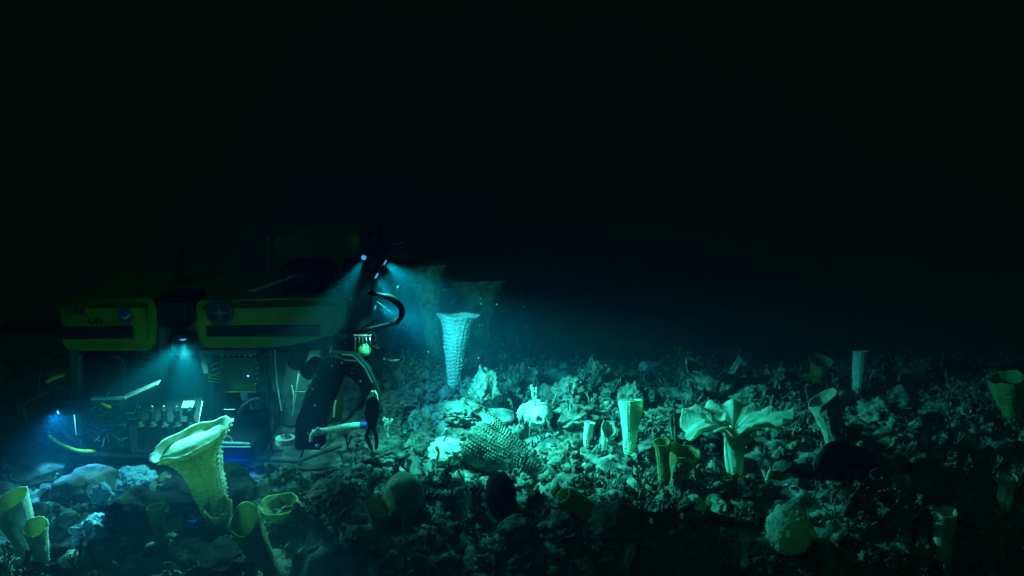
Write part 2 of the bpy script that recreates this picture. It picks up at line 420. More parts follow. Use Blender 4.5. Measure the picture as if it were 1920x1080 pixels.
# side thruster between the packs and its lamp cage
th = MB()
th.pprism([(291, 570), (300, 560), (352, 560), (360, 572), (360, 604), (350, 617), (300, 617), (291, 606)], YN + .02, YN + .5, .04, .03)
part(th, 'side_thruster', M['black'])
part(MB().pprism([(320, 470), (340, 470), (342, 562), (320, 562)], YN + .75, YN + .85, .008), 'antenna_mast', M['framegrey'])
lc = P(343, 632, YN - .02)
cage = MB().tube([lc + Vector((0, 0, .05)), lc], .07, 12)
cage.tube([P(330, 612, YN), P(345, 630, YN)], .05, 10)
cg = part(cage, 'lamp_housing', M['black'])
part(MB().ball((lc.x, lc.y - .005, lc.z - .012), .036, (1, .8, .6)), 'lamp_face', M['lampblue'], cg)
ms = MB(); mc = P(341, 652, YN - .02); mrx, mrz = 27 * mpp(YN), 30 * mpp(YN)
for k in range(-7, 8):
    for s_ in (1, -1):
        off = k * mrx / 6.0; pts = []
        for j in range(-12, 13):
            x = j / 12 * mrx; z = s_ * x + off
            if (x / mrx) ** 2 + (z / mrz) ** 2 < .98:
                bul = math.sqrt(max(0, 1 - (x / mrx) ** 2 - (z / mrz) ** 2))
                pts.append((mc.x + x, mc.y - .05 * bul - .02 + .08, mc.z + z))
        if len(pts) > 1: ms.tube(pts, .0018, 4)
part(ms, 'lamp_guard_mesh', M['framegrey'], cg)
ringp = [(mc.x + mrx * 1.02 * math.cos(q * math.pi / 12), mc.y + .06, mc.z + mrz * 1.02 * math.sin(q * math.pi / 12)) for q in range(24)]
part(MB().tube(ringp, .013, 6, True), 'guard_ring', M['black'], cg)
# frame
f = MB()
for pts, r in (
    ([(148, 664, 8.35), (152, 850, 8.35)], .022), ([(152, 850, 8.35), (560, 864, 8.35)], .026),
    ([(110, 800, 8.4), (160, 845, 8.35)], .02), ([(560, 864, 8.35), (640, 835, 8.4)], .024),
    ([(640, 655, 8.6), (560, 864, 8.35)], .018), ([(150, 745, 8.6), (240, 748, 8.6)], .015),
    ([(230, 672, 9.0), (232, 845, 9.0)], .02), ([(395, 660, 8.75), (395, 850, 8.75)], .022),
    ([(505, 655, 8.75), (510, 850, 8.75)], .02), ([(290, 660, 9.6), (290, 800, 9.6)], .03),
    ([(148, 690, 9.6), (560, 690, 9.6)], .03), ([(148, 790, 9.6), (560, 800, 9.6)], .03),
    ([(500, 700, 9.6), (620, 700, 9.6)], .02), ([(620, 640, 9.3), (628, 800, 9.3)], .02),
    ([(200, 664, 9.6), (210, 850, 9.6)], .02), ([(560, 700, 9.0), (548, 780, 8.8)], .01),
    ([(540, 735, 8.9), (600, 735, 8.9)], .008), ([(420, 850, 8.35), (500, 890, 8.3)], .008), ([(560, 864, 8.35), (500, 890, 8.3)], .008)):
    f.tube([P(a, b, c) for a, b, c in pts], r, 8)
part(f, 'tube_frame', M['framegrey'])
part(MB().pprism([(150, 668), (222, 668), (228, 742), (152, 742)], 8.9, 9.5, .02), 'rear_equipment_box', M['black'])
rr_ = MB()
rr_.tube(smoothpts([P(188, 690, 8.7), P(222, 688, 8.7), P(230, 700, 8.7), P(232, 735, 8.7)], 5), .007, 6)
rr_.tube(smoothpts([P(205, 668, 8.65), P(226, 672, 8.65), P(236, 695, 8.65), P(234, 745, 8.65)], 5), .006, 6)
part(rr_, 'rear_cable', M['framegrey'])
part(MB().pprism([(296, 612), (312, 612), (312, 708), (300, 708)], YN + .1, YN + .14, .005), 'white_upright', M['greypaint'])
part(MB().pprism([(366, 657), (482, 657), (482, 665), (366, 666)], YN + .06, YN + .14, .004), 'light_rail', M['greypaint'])
part(MB().pprism([(372, 664), (384, 664), (392, 700), (382, 702)], YN + .06, YN + .12, .004), 'rail_bracket', M['greypaint'])
part(MB().pprism([(380, 660), (560, 660), (600, 655), (600, 850), (380, 850)], 9.45, 9.6, .01), 'inner_panel', M['framegrey'])
part(MB().pprism([(395, 770), (505, 765), (500, 835), (398, 840)], 8.75, 9.3, .03), 'thruster_pod', M['black'])
# sloping grey cover of the sample bay: a real inclined plate
def quad(a, b, c, d, th=.02):
    a, b, c, d = map(Vector, (a, b, c, d)); n = (b - a).cross(d - a).normalized() * th
    V = [a, b, c, d, a + n, b + n, c + n, d + n]
    return V, [[0, 1, 2, 3], [7, 6, 5, 4], [0, 4, 5, 1], [1, 5, 6, 2], [2, 6, 7, 3], [3, 7, 4, 0]]
cv = MB().add(*quad(P(240, 795, 8.28), P(372, 795, 8.28), P(388, 700, 8.78), P(278, 712, 8.78)))
cover = part(cv, 'sample_bay_cover', M['baycover'])
part(MB().add(*quad(P(280, 711, 8.80), P(386, 700, 8.80), P(388, 668, 8.95), P(296, 668, 8.95))), 'upper_cover', M['baycover'])
part(MB().pprism([(241, 797), (372, 797), (372, 850), (246, 850)], 8.30, 8.7, .01), 'sample_bay_front', M['framegrey'])
part(MB().add(*quad(P(340, 765, 8.33), P(361, 765, 8.33), P(366, 752, 8.41), P(344, 752, 8.41), .004)), 'white_placard', M['paintwhite'], cover)
ed = MB(); ed.tube([P(372, 796, 8.27), P(380, 752, 8.45)], .006, 6); ed.tube([P(252, 776, 8.30), P(259, 752, 8.44)], .006, 6)
ed.tube([P(240, 785, 8.27), P(372, 785, 8.27)], .005, 6); ed.tube([P(236, 774, 8.3), P(251, 774, 8.3)], .01, 6)
part(ed, 'bright_edging', M['steel'], cover)
cl = MB()
for i in range(9):
    q = P(370 + random.uniform(-4, 8), 758 - i * 6, 8.5 + i * .02); cl.ball(q, random.uniform(.008, .016))
part(cl, 'connector_row', M['steel'])
for i, (x, yb) in enumerate(((262, 785), (286, 790), (308, 785), (332, 790), (357, 785))):
    t_ = MB(); a = P(x - 2, 766, 8.28); b = P(x, 790, 8.24)
    t_.tube([a, P(x - 1, 772, 8.26), P(x, 778, 8.25), b], [.020, .036, .028, .034], 12)
    k = part(t_, 'bottle_valve', M['black'])
    part(MB().ball(P(x - 1, 763, 8.27), .013), 'valve_tip', M['steel'], k)
    part(MB().tube([P(x, 787, 8.235), P(x + 1, 797, 8.22)], .022, 12), 'valve_collar', M['steel'], k)
    part(MB().tube([P(x + 1, 797, 8.22), P(x + 2, 800, 8.22)], .036, 12), 'valve_base', M['olivebox'] if i < 2 else M['framegrey'], k)
    part(MB().tube([P(x + 2, 803, 8.24), P(x + 3, 840, 8.26)], .030, 12), 'sample_bottle', M['rubber'], k)
# bent white rail
wr = MB().tube([P(172, 747, 8.16), P(236, 746, 8.16)], .018, 8)
part(wr, 'white_rail', M['paintwhite'])
wr = MB(); wr.add(*quad(P(234, 750, 8.16), P(296, 722, 8.22), P(302, 713, 8.30), P(236, 740, 8.22), .012)); wr.tube([P(200, 744, 8.16), P(206, 733, 8.16)], .006, 6)
part(wr, 'swing_arm_plate', M['paintwhite'])
# electronics housing
bx_ = part(MB().pprism([(415, 672), (474, 672), (478, 733), (417, 733)], 8.50, 8.75, .01), 'electronics_housing', M['olivebox'])
fe = MB()
for a, b in (((413, 671), (477, 671)), ((413, 671), (416, 735)), ((477, 671), (480, 735)), ((416, 735), (480, 735))): fe.tube([P(*a, 8.47), P(*b, 8.47)], .010, 6)
part(fe, 'housing_rim', M['yellowtube'] if False else M['olivebox'], bx_)
cn = MB()
for i in range(6):
    q = P(418 + i * 10.5, 667, 8.46); cn.tube([q, q + Vector((0, -.01, .028))], .012, 8); cn.ball(q + Vector((0, -.02, .012)), .011)
cn.tube([P(414, 664, 8.5), P(480, 664, 8.5)], .007, 6)
for i in range(5): cn.ball(P(480 + (i % 2) * 3, 680 + i * 10, 8.45), .012)
part(cn, 'connectors', M['steel'], bx_)
part(MB().ball(P(465, 705, 8.48), .008), 'indicator_light', M['ledblue'], bx_)
yc = MB(); 
for j in range(3): yc.tube(smoothpts([P(414, 680 + j * 9, 8.5), P(398, 684 + j * 10, 8.45), P(390, 700 + j * 7, 8.5), P(412, 706 + j * 5, 8.52)], 5), .007, 6)
part(yc, 'yellow_cables', M['yellowtube'])
part(MB().tube([P(470, 758, 8.42), P(488, 755, 8.46)], .06, 14), 'round_housing', M['greypaint'])
part(MB().tube(smoothpts([P(448, 778, 8.4), P(458, 760, 8.36), P(480, 750, 8.36), P(502, 762, 8.4), P(506, 785, 8.45)], 5), .022, 8), 'black_hose', M['rubber'])
part(MB().pprism([(450, 736), (464, 736), (466, 752), (452, 752)], 8.44, 8.5, .01), 'grey_bracket', M['greypaint'])
# bright uprights in the middle
up = MB(); up.tube([P(515, 656, 8.30), P(519, 715, 8.28), P(528, 770, 8.26)], .007, 6)
part(up, 'steel_rod', M['paintwhite'])
up = MB().add(*quad(P(529, 745, 8.8), P(538, 745, 8.8), P(535, 684, 8.9), P(529, 684, 8.9), .01)); up.tube([P(528, 702, 8.8), P(532, 682, 8.8)], .012, 6)
part(up, 'pale_strut', M['greypaint'])
up = MB(); up.pprism([(536, 752), (546, 722), (550, 740), (548, 762), (534, 765)], 8.7, 8.74, .006)
part(up, 'pale_knuckle', M['paintwhite'])
up = MB(); up.tube(PP([(500, 690), (504, 720), (502, 765)], 8.4), .009, 6); up.tube(PP([(498, 672), (503, 668)], 8.4), .014, 6); up.tube(smoothpts(PP([(510, 770), (520, 790), (545, 800), (560, 795)], 8.5), 5), .008, 6)
part(up, 'dark_cable', M['rubber'])
# big arm
arm = part(MB().pprism([(552, 845), (553, 792), (600, 688), (618, 664), (642, 664), (652, 690), (612, 790), (606, 845)], 8.02, 8.16, .02, .03), 'manipulator_arm', M['black'])
part(MB().pprism([(634, 664), (668, 666), (690, 692), (710, 736), (694, 750), (660, 712), (640, 700)], 8.00, 8.12, .02, .02), 'forearm', M['black'], arm)
ws = part(MB().pprism([(690, 738), (709, 738), (711, 775), (703, 808), (690, 806), (682, 780)], 7.99, 8.13, .02, .02), 'wrist', M['black'], arm)
part(MB().pprism([(686, 750), (696, 733), (700, 735), (700, 744)], 7.97, 8.0, .004), 'wrist_plate', M['paintwhite'], ws)
part(MB().pprism([(702, 733), (707, 740), (709, 752), (703, 744)], 7.97, 8.0, .004), 'wrist_plate', M['paintwhite'], ws)
for dx in (-5, 5):
    part(MB().tube(smoothpts([P(696 + dx, 805, 8.05), P(697 + dx * 1.8, 820, 8.05), P(702 + dx * .6, 845, 8.05)], 4), [.02] * 8 + [.008], 6), 'gripper_jaw', M['black'], ws)
bt = MB(); 
for x, y in ((622, 686), (641, 680), (660, 700), (676, 715), (590, 760), (577, 812)): bt.ball(P(x, y, 8.0), .009)
part(bt, 'arm_bolts', M['steel'], arm)
aw = MB(); aw.tube(PP([(641, 665), (663, 667)], 7.98), .008, 6); aw.tube(PP([(646, 675), (668, 677)], 7.98), .009, 6)
aw.tube(PP([(663, 667), (684, 690), (698, 718)], 7.98), .009, 6)
part(aw, 'arm_highlight_bar', M['steel'], arm)  # steel bars stand in for highlights along the arm's edge
lb = MB(); lb.tube(PP([(562, 768), (574, 740), (598, 688)], 8.0), .008, 6); lb.tube(PP([(574, 736), (580, 728), (602, 690)], 7.98), .004, 6)
for t in range(4):
    a = (578 + t * 7, 722 - t * 11); lb.tube(PP([a, (a[0] + 8, a[1] + 14)], 7.98), .005, 6)
lb.pprism([(570, 738), (578, 728), (588, 732), (582, 742)], 7.98, 8.02)
part(lb, 'arm_ladder_bracket', M['greypaint'], arm)
part(MB().tube(smoothpts(PP([(596, 700), (604, 680), (622, 668), (646, 676)], 7.97), 6), .012, 8), 'arm_hose', M['rubber'], arm)
# corrugated hose
pts = smoothpts(PP([(586, 812), (620, 806), (650, 800), (676, 798)], 7.95), 20)
hs = part(MB().tube(pts, [.030 + (.006 if i % 2 else 0) for i in range(len(pts))], 12), 'corrugated_hose', M['hose'])
part(MB().tube(PP([(675, 798), (688, 797)], 7.95), .033, 12), 'blue_fitting', M['blueplastic'], hs)
hp = MB(); hp.tube(smoothpts(PP([(583, 828), (584, 816), (592, 808)], 7.93), 5), .018, 8); hp.tube(smoothpts(PP([(614, 808), (620, 818), (616, 832), (602, 842)], 7.93), 5), .014, 8)
hp.tube(PP([(590, 808), (596, 802), (606, 808)], 7.93), .012, 6)
part(hp, 'hose_clamp', M['paintwhite'])
part(MB().ball(P(595, 836, 7.95), .02), 'clamp_bolt', M['steel'])
c0 = P(535, 822, 8.2)
part(MB().tube([c0 - Vector((0, 0, .05)), c0 + Vector((0, 0, .01))], .095, 20), 'round_foot', M['paintwhite'])
part(MB().tube([c0, c0 + Vector((0, 0, .03))], .045, 16).ball(c0 + Vector((0, -.02, .04)), .02), 'foot_hub', M['steel'])
# tray rails
tr = MB(); tr.tube(PP([(415, 830), (468, 832)], 8.1), .012, 6); tr.tube(PP([(400, 838), (470, 838)], 8.12), .008, 6); tr.tube(PP([(420, 768), (440, 768)], 8.3), .006, 6)
tr.tube(smoothpts(PP([(412, 822), (430, 818), (436, 828)], 8.12), 4), .005, 6)
part(tr, 'tray_rail', M['paintwhite'])
part(MB().pprism([(395, 836), (475, 836), (480, 862), (395, 862)], 8.2, 8.9, .01), 'front_tray', M['black'])
gb = MB()
gb.pprism([(612, 700), (645, 704), (640, 790), (600, 800)], 8.75, 8.8, .005)
part(gb, 'front_grille', M['olivebox'])
gb = MB(); gb.tube(PP([(629, 752), (626, 782)], 8.7), .013, 6); gb.tube(PP([(606, 762), (602, 790)], 8.7), .006, 6); gb.tube(PP([(622, 718), (628, 726), (636, 726)], 8.7), .008, 6)
part(gb, 'grille_bars', M['paintwhite'])
part(MB().tube(smoothpts(PP([(636, 690), (630, 706), (636, 716), (626, 724)], 8.65), 5), .010, 6), 'front_yellow_cable', M['yellowtube'])
# top thruster, side bar, top bar
tc_ = P(578, 500, 8.75)
tv = MB(); tv.tube([tc_ + Vector((0, .05, -.30)), tc_ + Vector((0, .05, -.02)), tc_ + Vector((0, .05, .04))], [.26, .28, .22], 24)
part(tv, 'top_thruster', M['black'])
part(MB().pprism([(462, 546), (548, 516), (556, 518), (480, 548)], 8.42, 8.46, .004), 'deck_strap', M['framegrey'])
part(MB().tube(PP([(505, 403), (568, 444), (577, 453)], 9.3), .02, 6), 'lifting_bail', M['framegrey'])
# bow mast and clutter
mp = MB(); mp.pprism([(676, 452), (698, 440), (700, 600), (672, 620), (648, 600), (662, 480)], 8.35, 9.0, .03, .02)
part(mp, 'bow_mast', M['black'])
names = ['camera_housing', 'sonar_head', 'junction_can', 'valve_block']
for i, (x, y, r) in enumerate(((655, 498, .05), (640, 515, .06), (668, 540, .055), (652, 560, .06), (690, 500, .05), (660, 590, .07), (690, 572, .06), (640, 622, .05), (600, 640, .08), (560, 668, .09), (585, 690, .08), (655, 610, .05))):
    q = P(x, y, 8.55 + .03 * (i % 4)); d = Vector((random.uniform(-1, 1), random.uniform(-.4, .1), random.uniform(-.5, .5))).normalized() * r * 1.4
    part(MB().tube([q - d, q - d * .9, q + d * .9, q + d], [r * .7, r, r, r * .7], 12), names[i % 4], M['black'])
bc = MB()
for x, y, s_ in ((678, 466, .022), (681, 482, .030), (640, 511, .03), (628, 521, .03), (648, 548, .018), (672, 520, .012), (660, 543, .01), (640, 596, .02), (644, 603, .02), (657, 496, .014), (668, 560, .012), (676, 562, .01), (666, 616, .008)):
    q = P(x, y, 8.45); d = Vector((random.uniform(-.4, .4), 0, 1)).normalized() * s_
    bc.tube([q - d, q + d], s_ * .55, 6)
part(bc, 'bright_bracket', M['greypaint'])
wl = MB()
for i in range(22):
    a = (random.uniform(635, 690), random.uniform(500, 640)); pts = [P(a[0] + random.uniform(-25, 25), a[1] + random.uniform(-25, 25), 8.4 + random.uniform(0, .15)) for _ in range(4)]
    wl.tube(smoothpts(pts, 5), random.uniform(.006, .012), 6)
part(wl, 'wiring_loom', M['rubber'])
gh = MB()
gh.tube(smoothpts(PP([(650, 428), (680, 431), (705, 434), (725, 440), (762, 458)], 8.9), 5), .006, 6)
gh.tube(PP([(704, 466), (730, 459), (756, 455)], 8.8), .008, 6); gh.tube(PP([(704, 466), (703, 446)], 8.8), .005, 6)
gh.tube(PP([(697, 489), (722, 489)], 8.8), .007, 6)
part(gh, 'bow_guard_rail', M['framegrey'])
part(MB().pprism([(704, 470), (752, 460), (762, 470), (762, 487), (725, 491), (704, 489)], 8.75, 8.95, .02, .02), 'bow_light_bar', M['black'])
hl = smoothpts(PP([(690, 548), (712, 553), (735, 560), (751, 575), (753, 590), (742, 604), (715, 612), (680, 620)], 7.9), 6)
part(MB().tube(hl, [.030 if 8 < i < len(hl) - 12 else .02 for i in range(len(hl))], 10), 'loop_hose', M['matteblack'])
part(MB().tube(PP([(707, 566), (738, 592)], 7.91), .008, 6), 'loop_brace', M['black'])
# bow lamps
def lampcan(px, py, Yp, d, r, parent, face):
    q = P(px, py, Yp); d = Vector(d).normalized()
    k = MB().tube([q - d * .16, q - d * .13, q - d * .004], [r * .6, r * .95, r], 14).build('bow_lamp', M['black'], parent)
    MB().tube([q - d * .002, q + d * .004], r * .8, 14).build('lamp_face', face, k)
    return q + d * .02
SP = []
gc = P(683, 650, 8.35)
SP.append((lampcan(722, 492, 8.38, (1, -.15, -.55), .036, rov, M['lampblue']), (1.5, 8.5, -.25)))
SP.append((lampcan(706, 517, 7.97, (1, -.2, -.6), .036, rov, M['lampblue']), (.5, 8.6, 0)))
SP.append((lampcan(703, 577, 8.45, (1, -.1, -.3), .034, rov, M['lampblue']), (1.2, 9.6, 0)))
# green globe camera in a bright cage
gc = P(683, 650, 8.35)
go = part(MB().ball(gc - Vector((0, 0, .035)), .064, (1, 1, 1.05), 24, 16), 'globe_camera', M['globe'])
gg = MB()
for a in (-.06, -.03, 0, .03, .06): gg.tube(smoothpts([gc + Vector((a * 1.1, -.05, .11)), gc + Vector((a * 1.2, -.07, .08)), gc + Vector((a * 1.25, -.07, .055))], 4), .006, 6)
gg.tube([gc + Vector((-.085, -.03, .11)), gc + Vector((-.09, -.03, -.08))], .006, 6)
gg.tube([gc + Vector((-.09, 0, .115)), gc + Vector((.08, 0, .115))], .012, 6)
part(gg, 'globe_cage', M['steel'], go)
part(MB().tube([gc + Vector((-.02, .05, .10)), P(655, 625, 8.6)], .02, 8), 'globe_bracket', M['black'], go)
# stern side: hoops, manipulator cluster, violet lamp
hp = MB(); hp.tube(smoothpts(PP([(88, 716), (105, 707), (124, 702)], 8.5), 4), .022, 8)
part(hp, 'pale_bumper_tip', M['yellowtube'])
hp = MB()
hp.tube(smoothpts(PP([(74, 740), (76, 700), (90, 672), (112, 660)], 8.6), 5), .009, 6)
hp.tube(smoothpts(PP([(124, 722), (85, 738), (50, 755), (44, 765), (50, 790), (58, 800)], 8.45), 5), .012, 6)
part(hp, 'stern_hoop', M['olivebox'])
part(MB().tube(smoothpts(PP([(92, 815), (100, 824), (122, 836), (148, 845), (180, 846)], 8.25), 5), .016, 8), 'stern_bumper', M['yellowtube'])
part(MB().pprism([(0, 612), (108, 604), (108, 624), (0, 622)], 8.95, 9.1, .01), 'stern_boom', M['black'])
part(MB().pprism([(128, 655), (148, 655), (152, 750), (136, 750)], 8.5, 8.6, .01), 'stern_plate', M['framegrey'])
bl = P(112, 771, 8.3)
k = part(MB().tube([bl + Vector((.13, .02, .05)), bl + Vector((.01, 0, 0))], [.05, .05], 14), 'stern_lamp', M['black'])
part(MB().ball(bl, .026, (.8, 1, 1)), 'lamp_face', M['lampviolet'], k)
part(MB().tube([P(72, 762, 8.5), P(94, 764, 8.5)], .06, 14), 'stern_can', M['black'])
part(MB().ball(P(104, 805, 8.35), .05, (1, 1, 1)), 'stern_knob', M['black'])
cm = part(MB().pprism([(128, 752), (170, 750), (185, 775), (190, 812), (165, 828), (135, 820), (122, 795), (130, 775)], 8.2, 8.4, .04, .03), 'folded_arm', M['rubber'])
part(MB().tube(PP([(120, 770), (165, 765)], 8.15), .05, 12), 'arm_joint', M['black'], cm)
part(MB().tube(PP([(145, 765), (150, 815)], 8.14), .035, 12), 'arm_segment', M['framegrey'], cm)
part(MB().tube(PP([(170, 770), (222, 800)], 8.25), .05, 12), 'arm_segment', M['black'], cm)
part(MB().tube(PP([(212, 765), (228, 830)], 8.35), .06, 12), 'arm_base', M['black'], cm)
part(MB().tube(smoothpts(PP([(172, 792), (178, 800), (184, 804)], 8.12), 4), .008, 6), 'blue_band', M['blueband'], cm)
part(MB().tube(PP([(187, 806), (201, 806)], 8.12), .008, 6), 'blue_band', M['blueband'], cm)
part(MB().tube(PP([(190, 756), (208, 764)], 8.1), .012, 6), 'yellow_tag', M['yellowtube'], cm)
jw = MB(); jw.tube(PP([(175, 820), (188, 828)], 8.12), .009, 6); jw.tube(PP([(176, 828), (186, 818)], 8.1), .006, 6); jw.tube(PP([(196, 820), (192, 836)], 8.12), .008, 6)
part(jw, 'arm_fingers', M['steel'], cm)
wl = MB()
for i in range(16):
    a = (random.uniform(155, 232), random.uniform(758, 835)); pts = [P(a[0] + random.uniform(-18, 18), a[1] + random.uniform(-14, 14), 8.2 + random.uniform(-.05, .1)) for _ in range(4)]
    wl.tube(smoothpts(pts, 5), random.uniform(.005, .010), 6)
part(wl, 'stern_wiring', M['framegrey'])
# ------------------------------------------------------------------ the vehicle's lamps and added fill spots
def spot(name, loc, tgt, power, col, ang=70, blend=.5, size=.03):
    l = bpy.data.lights.new(name, 'SPOT'); l.energy = power; l.color = col; l.spot_size = R(ang); l.spot_blend = blend; l.shadow_soft_size = size
    o = bpy.data.objects.new(name, l); C.objects.link(o); o.location = Vector(loc) - parent_world(rov); o.parent = rov
    o.rotation_euler = (Vector(tgt) - Vector(loc)).to_track_quat('-Z', 'Y').to_euler()
TEAL = (.055, 1.0, .87); BLUE = (.06, .75, 1.0)
spot('bow_beam', SP[0][0], (.65, 8.65, 0), 1000, TEAL, 70, .9)
spot('bow_beam', SP[1][0], (-.5, 8.15, 0), 560, TEAL, 84, .9)
spot('bow_beam', SP[1][0] + Vector((.05, .05, 0)), (-.62, 10.5, .75), 190, TEAL, 44, .6)
spot('arm_fill', SP[1][0] + Vector((-.06, -.02, -.02)), (-1.9, 7.9, .8), 60, TEAL, 50, .6)  # added spot at the bow lamp to brighten the arm
spot('globe_fill', SP[1][0] + Vector((-.06, .02, -.02)), gc, 45, (.16, 1, .8), 26, .6)  # added spot that brightens the globe and its cage
bp_ = P(578, 657, 8.75)
k = part(MB().tube([bp_ + Vector((0, 0, .05)), bp_], [.035, .04], 12), 'added_bay_lamp', M['black'])  # made-up lamp body for the added bay spot
spot('bay_fill', bp_ - Vector((0, 0, .02)), (bp_.x + .12, 9.15, .2), 42, (.12, 1, .85), 110, .7)  # added spot behind the arm so its outline shows
spot('low_bow_fill', SP[2][0] + Vector((.03, 0, 0)), (2.6, 8.15, .05), 760, TEAL, 58, 1.0)  # added low grazing spot for the sponges on the right
spot('bow_glow_fill', SP[2][0] + Vector((.02, .12, 0)), (.2, 9.7, .2), 260, (.03, .55, 1.0), 96, 1.0)  # added wide blue spot for the glow ahead of the bow
spot('side_beam', lc + Vector((0, -.06, -.05)), (-2.95, 7.3, .1), 95, (.14, 1, .82), 140, .5)
spot('stern_beam', bl + Vector((-.06, -.02, -.02)), (-3.6, 7.3, -.05), 190, (.05, .52, 1.0), 104, .7)
ul = P(420, 864, 8.30)
k = part(MB().tube([ul + Vector((0, .10, .02)), ul + Vector((0, .0, 0))], [.03, .03], 12), 'added_under_lamp', M['black'])  # made-up lamp body under the skid
spot('under_fill', ul + Vector((0, -.03, -.02)), (-2.45, 7.5, -.1), 70, (.02, .03, 1.0), 120, .6)  # added blue spot to light the violet patches
part(MB().pprism([(696, 485), (724, 480), (724, 488), (700, 496)], 8.36, 8.5, .01), 'lamp_bracket', M['black'])
part(MB().pprism([(694, 508), (708, 506), (708, 514), (696, 518)], 7.97, 8.5, .01), 'lamp_bracket', M['black'])
fl = P(682, 483, 8.15)
k = part(MB().tube([fl + Vector((.03, .10, .06)), fl + Vector((.0, .01, .01))], [.04, .045], 14), 'flank_lamp', M['black'])
part(MB().ball(fl, .024, (1, .5, 1)), 'lamp_face', M['lampblue'], k)
spot('flank_beam', fl + Vector((-.01, -.05, -.03)), (-2.38, 6.8, .45), 420, (.14, 1, .82), 42, .7)
spot('funnel_fill', lc + Vector((.02, -.07, -.05)), (-2.62, 6.9, .86), 520, (.13, 1, .84), 34, .6)  # added spot to brighten the largest funnel's lip
spot('cup_fill', lc + Vector((-.02, -.07, -.05)), (-3.75, 6.3, .35), 400, (.13, 1, .84), 40, .6)  # added spot to brighten the cups at the left edge
# ------------------------------------------------------------------ large sponges
corn = dict(bump=.017, ncol=18, nrow=22, nt=128, nz=150)
mini = dict(bump=.008, ncol=14, nrow=16, nt=84, nz=84)
S = sponge
S('funnel_sponge', 'largest pale yellow funnel sponge with a wide tilted bright rim in front of the vehicle', 'sponge', (412, 985), (358, 822), [(0, 34), (.3, 50), (.6, 72), (.82, 88), (.90, 122), (1, 168)], M['amber'], mid=(6, 0), dY=-.06, wall=.035, tilt=.0, tiltx=.12, ell=.9, wave=(.05, 3, 1), depth=.05, seed=3, bump=.022, ncol=24, nrow=24, nt=160, nz=150)
S('broken_collar', 'broken dull collar at the foot of the largest funnel sponge', 'sponge', (412, 992), (408, 946), [(0, 38), (.6, 44), (1, 54)], M['olive'], wall=.02, tear=.5, seed=5, dY=-.12, **mini)
S('cup_sponge', 'tall yellow cup sponge cut by the left edge beside a smaller cup', 'sponge', (64, 1052), (16, 938), [(0, 26), (.4, 46), (.8, 66), (1, 76)], M['amber'], wall=.02, tiltx=.05, tilt=-.25, seed=7, **mini)
S('cup_sponge', 'smaller yellow cup sponge with a flared lip beside the tall cup at the left edge', 'sponge', (80, 1056), (66, 988), [(0, 24), (.5, 32), (.85, 40), (1, 48)], M['amber'], wall=.014, wave=(.1, 3, 2), tilt=-.2, seed=8, dY=-.1, **mini)
S('fallen_tube_sponge', 'pale tube sponge lying flat at the bottom left edge', 'sponge', (48, 1074), (150, 1068), [(0, 44), (.5, 36), (1, 22)], M['dead'], wall=.02, seed=9, dY=.05, **mini)
S('leaning_funnel_sponge', 'dull yellow funnel sponge leaning left with a torn edge, below the bowl', 'sponge', (522, 1080), (458, 974), [(0, 14), (.3, 36), (.7, 56), (1, 62)], M['olive'], mid=(-10, 10), dY=-.12, wall=.02, tilt=-.5, wave=(.22, 1, 1.2), seed=11, bump=.006, ncol=20, nrow=20, nt=100, nz=100)
S('bowl_sponge', 'dull yellow bowl sponge opening towards the viewer right of the largest funnel', 'sponge', (526, 974), (521, 944), [(0, 40), (.5, 66), (1, 78)], M['olive'], wall=.022, tilt=.0, dY=-.02, wave=(.08, 2, 1), seed=12, **mini)
S('dim_tube_sponge', 'dim narrow tube sponge in the shade left of the largest funnel', 'sponge', (306, 1032), (290, 950), [(0, 14), (.6, 24), (1, 32)], M['olive'], wall=.01, seed=13, **mini)
S('tall_funnel_sponge', 'tall bright funnel sponge with beaded wall standing alone behind the field', 'sponge', (850, 732), (858, 590), [(0, 17), (.3, 26), (.6, 40), (.85, 52), (.95, 62), (1, 80)], M['live'], mid=(-2, 0), wall=.03, tilt=.16, tiltx=.05, wave=(.08, 2, .6), depth=.5, seed=14, **corn)
S('far_funnel_sponge', 'wide hazy funnel sponge high behind the tall bright funnel', 'sponge', (908, 706), (900, 528), [(0, 18), (.45, 24), (.62, 40), (.7, 66), (.9, 78), (1, 104)], M['dead'], baseY=12.4, wall=.03, tilt=.2, seed=15, sink=.4, **mini)
S('far_funnel_sponge', 'tall hazy funnel sponge nearest the vehicle behind its bow lamps', 'sponge', (818, 690), (796, 500), [(0, 10), (.3, 24), (.6, 36), (.85, 52), (1, 84)], M['deadlight'], baseY=12.3, wall=.03, tilt=.2, seed=16, sink=.3, **mini)
S('small_cup_sponge', 'grey small ragged cup right of the knobbly column', 'sponge', (968, 742), (962, 702), [(0, 12), (1, 24)], M['dead'], wall=.01, tear=.8, seed=18, **mini)
S('vase_sponge', 'bright slender vase sponge with beaded wall at the middle right', 'sponge', (1178, 852), (1183, 750), [(0, 6), (.12, 20), (.5, 30), (.85, 43), (.94, 45), (1, 43)], M['live'], mid=(3, 0), wall=.014, tilt=.27, depth=.5, seed=19, **dict(corn, bump=.008, ncol=22, nrow=19))
S('small_vase_sponge', 'small bright vase sponge left of the slender vase', 'sponge', (1098, 836), (1106, 792), [(0, 10), (.6, 16), (.9, 18), (1, 22)], M['white'], wall=.008, tilt=.15, seed=20, **dict(mini, bump=.003))
S('plate_sponge', 'small thin plate sponge right behind the small bright vase', 'sponge', (1108, 828), (1110, 792), [(0, 8), (.7, 14), (1, 36)], M['dead'], wall=.008, baseY=None, seed=21, dY=.12, **dict(mini, bump=.003))
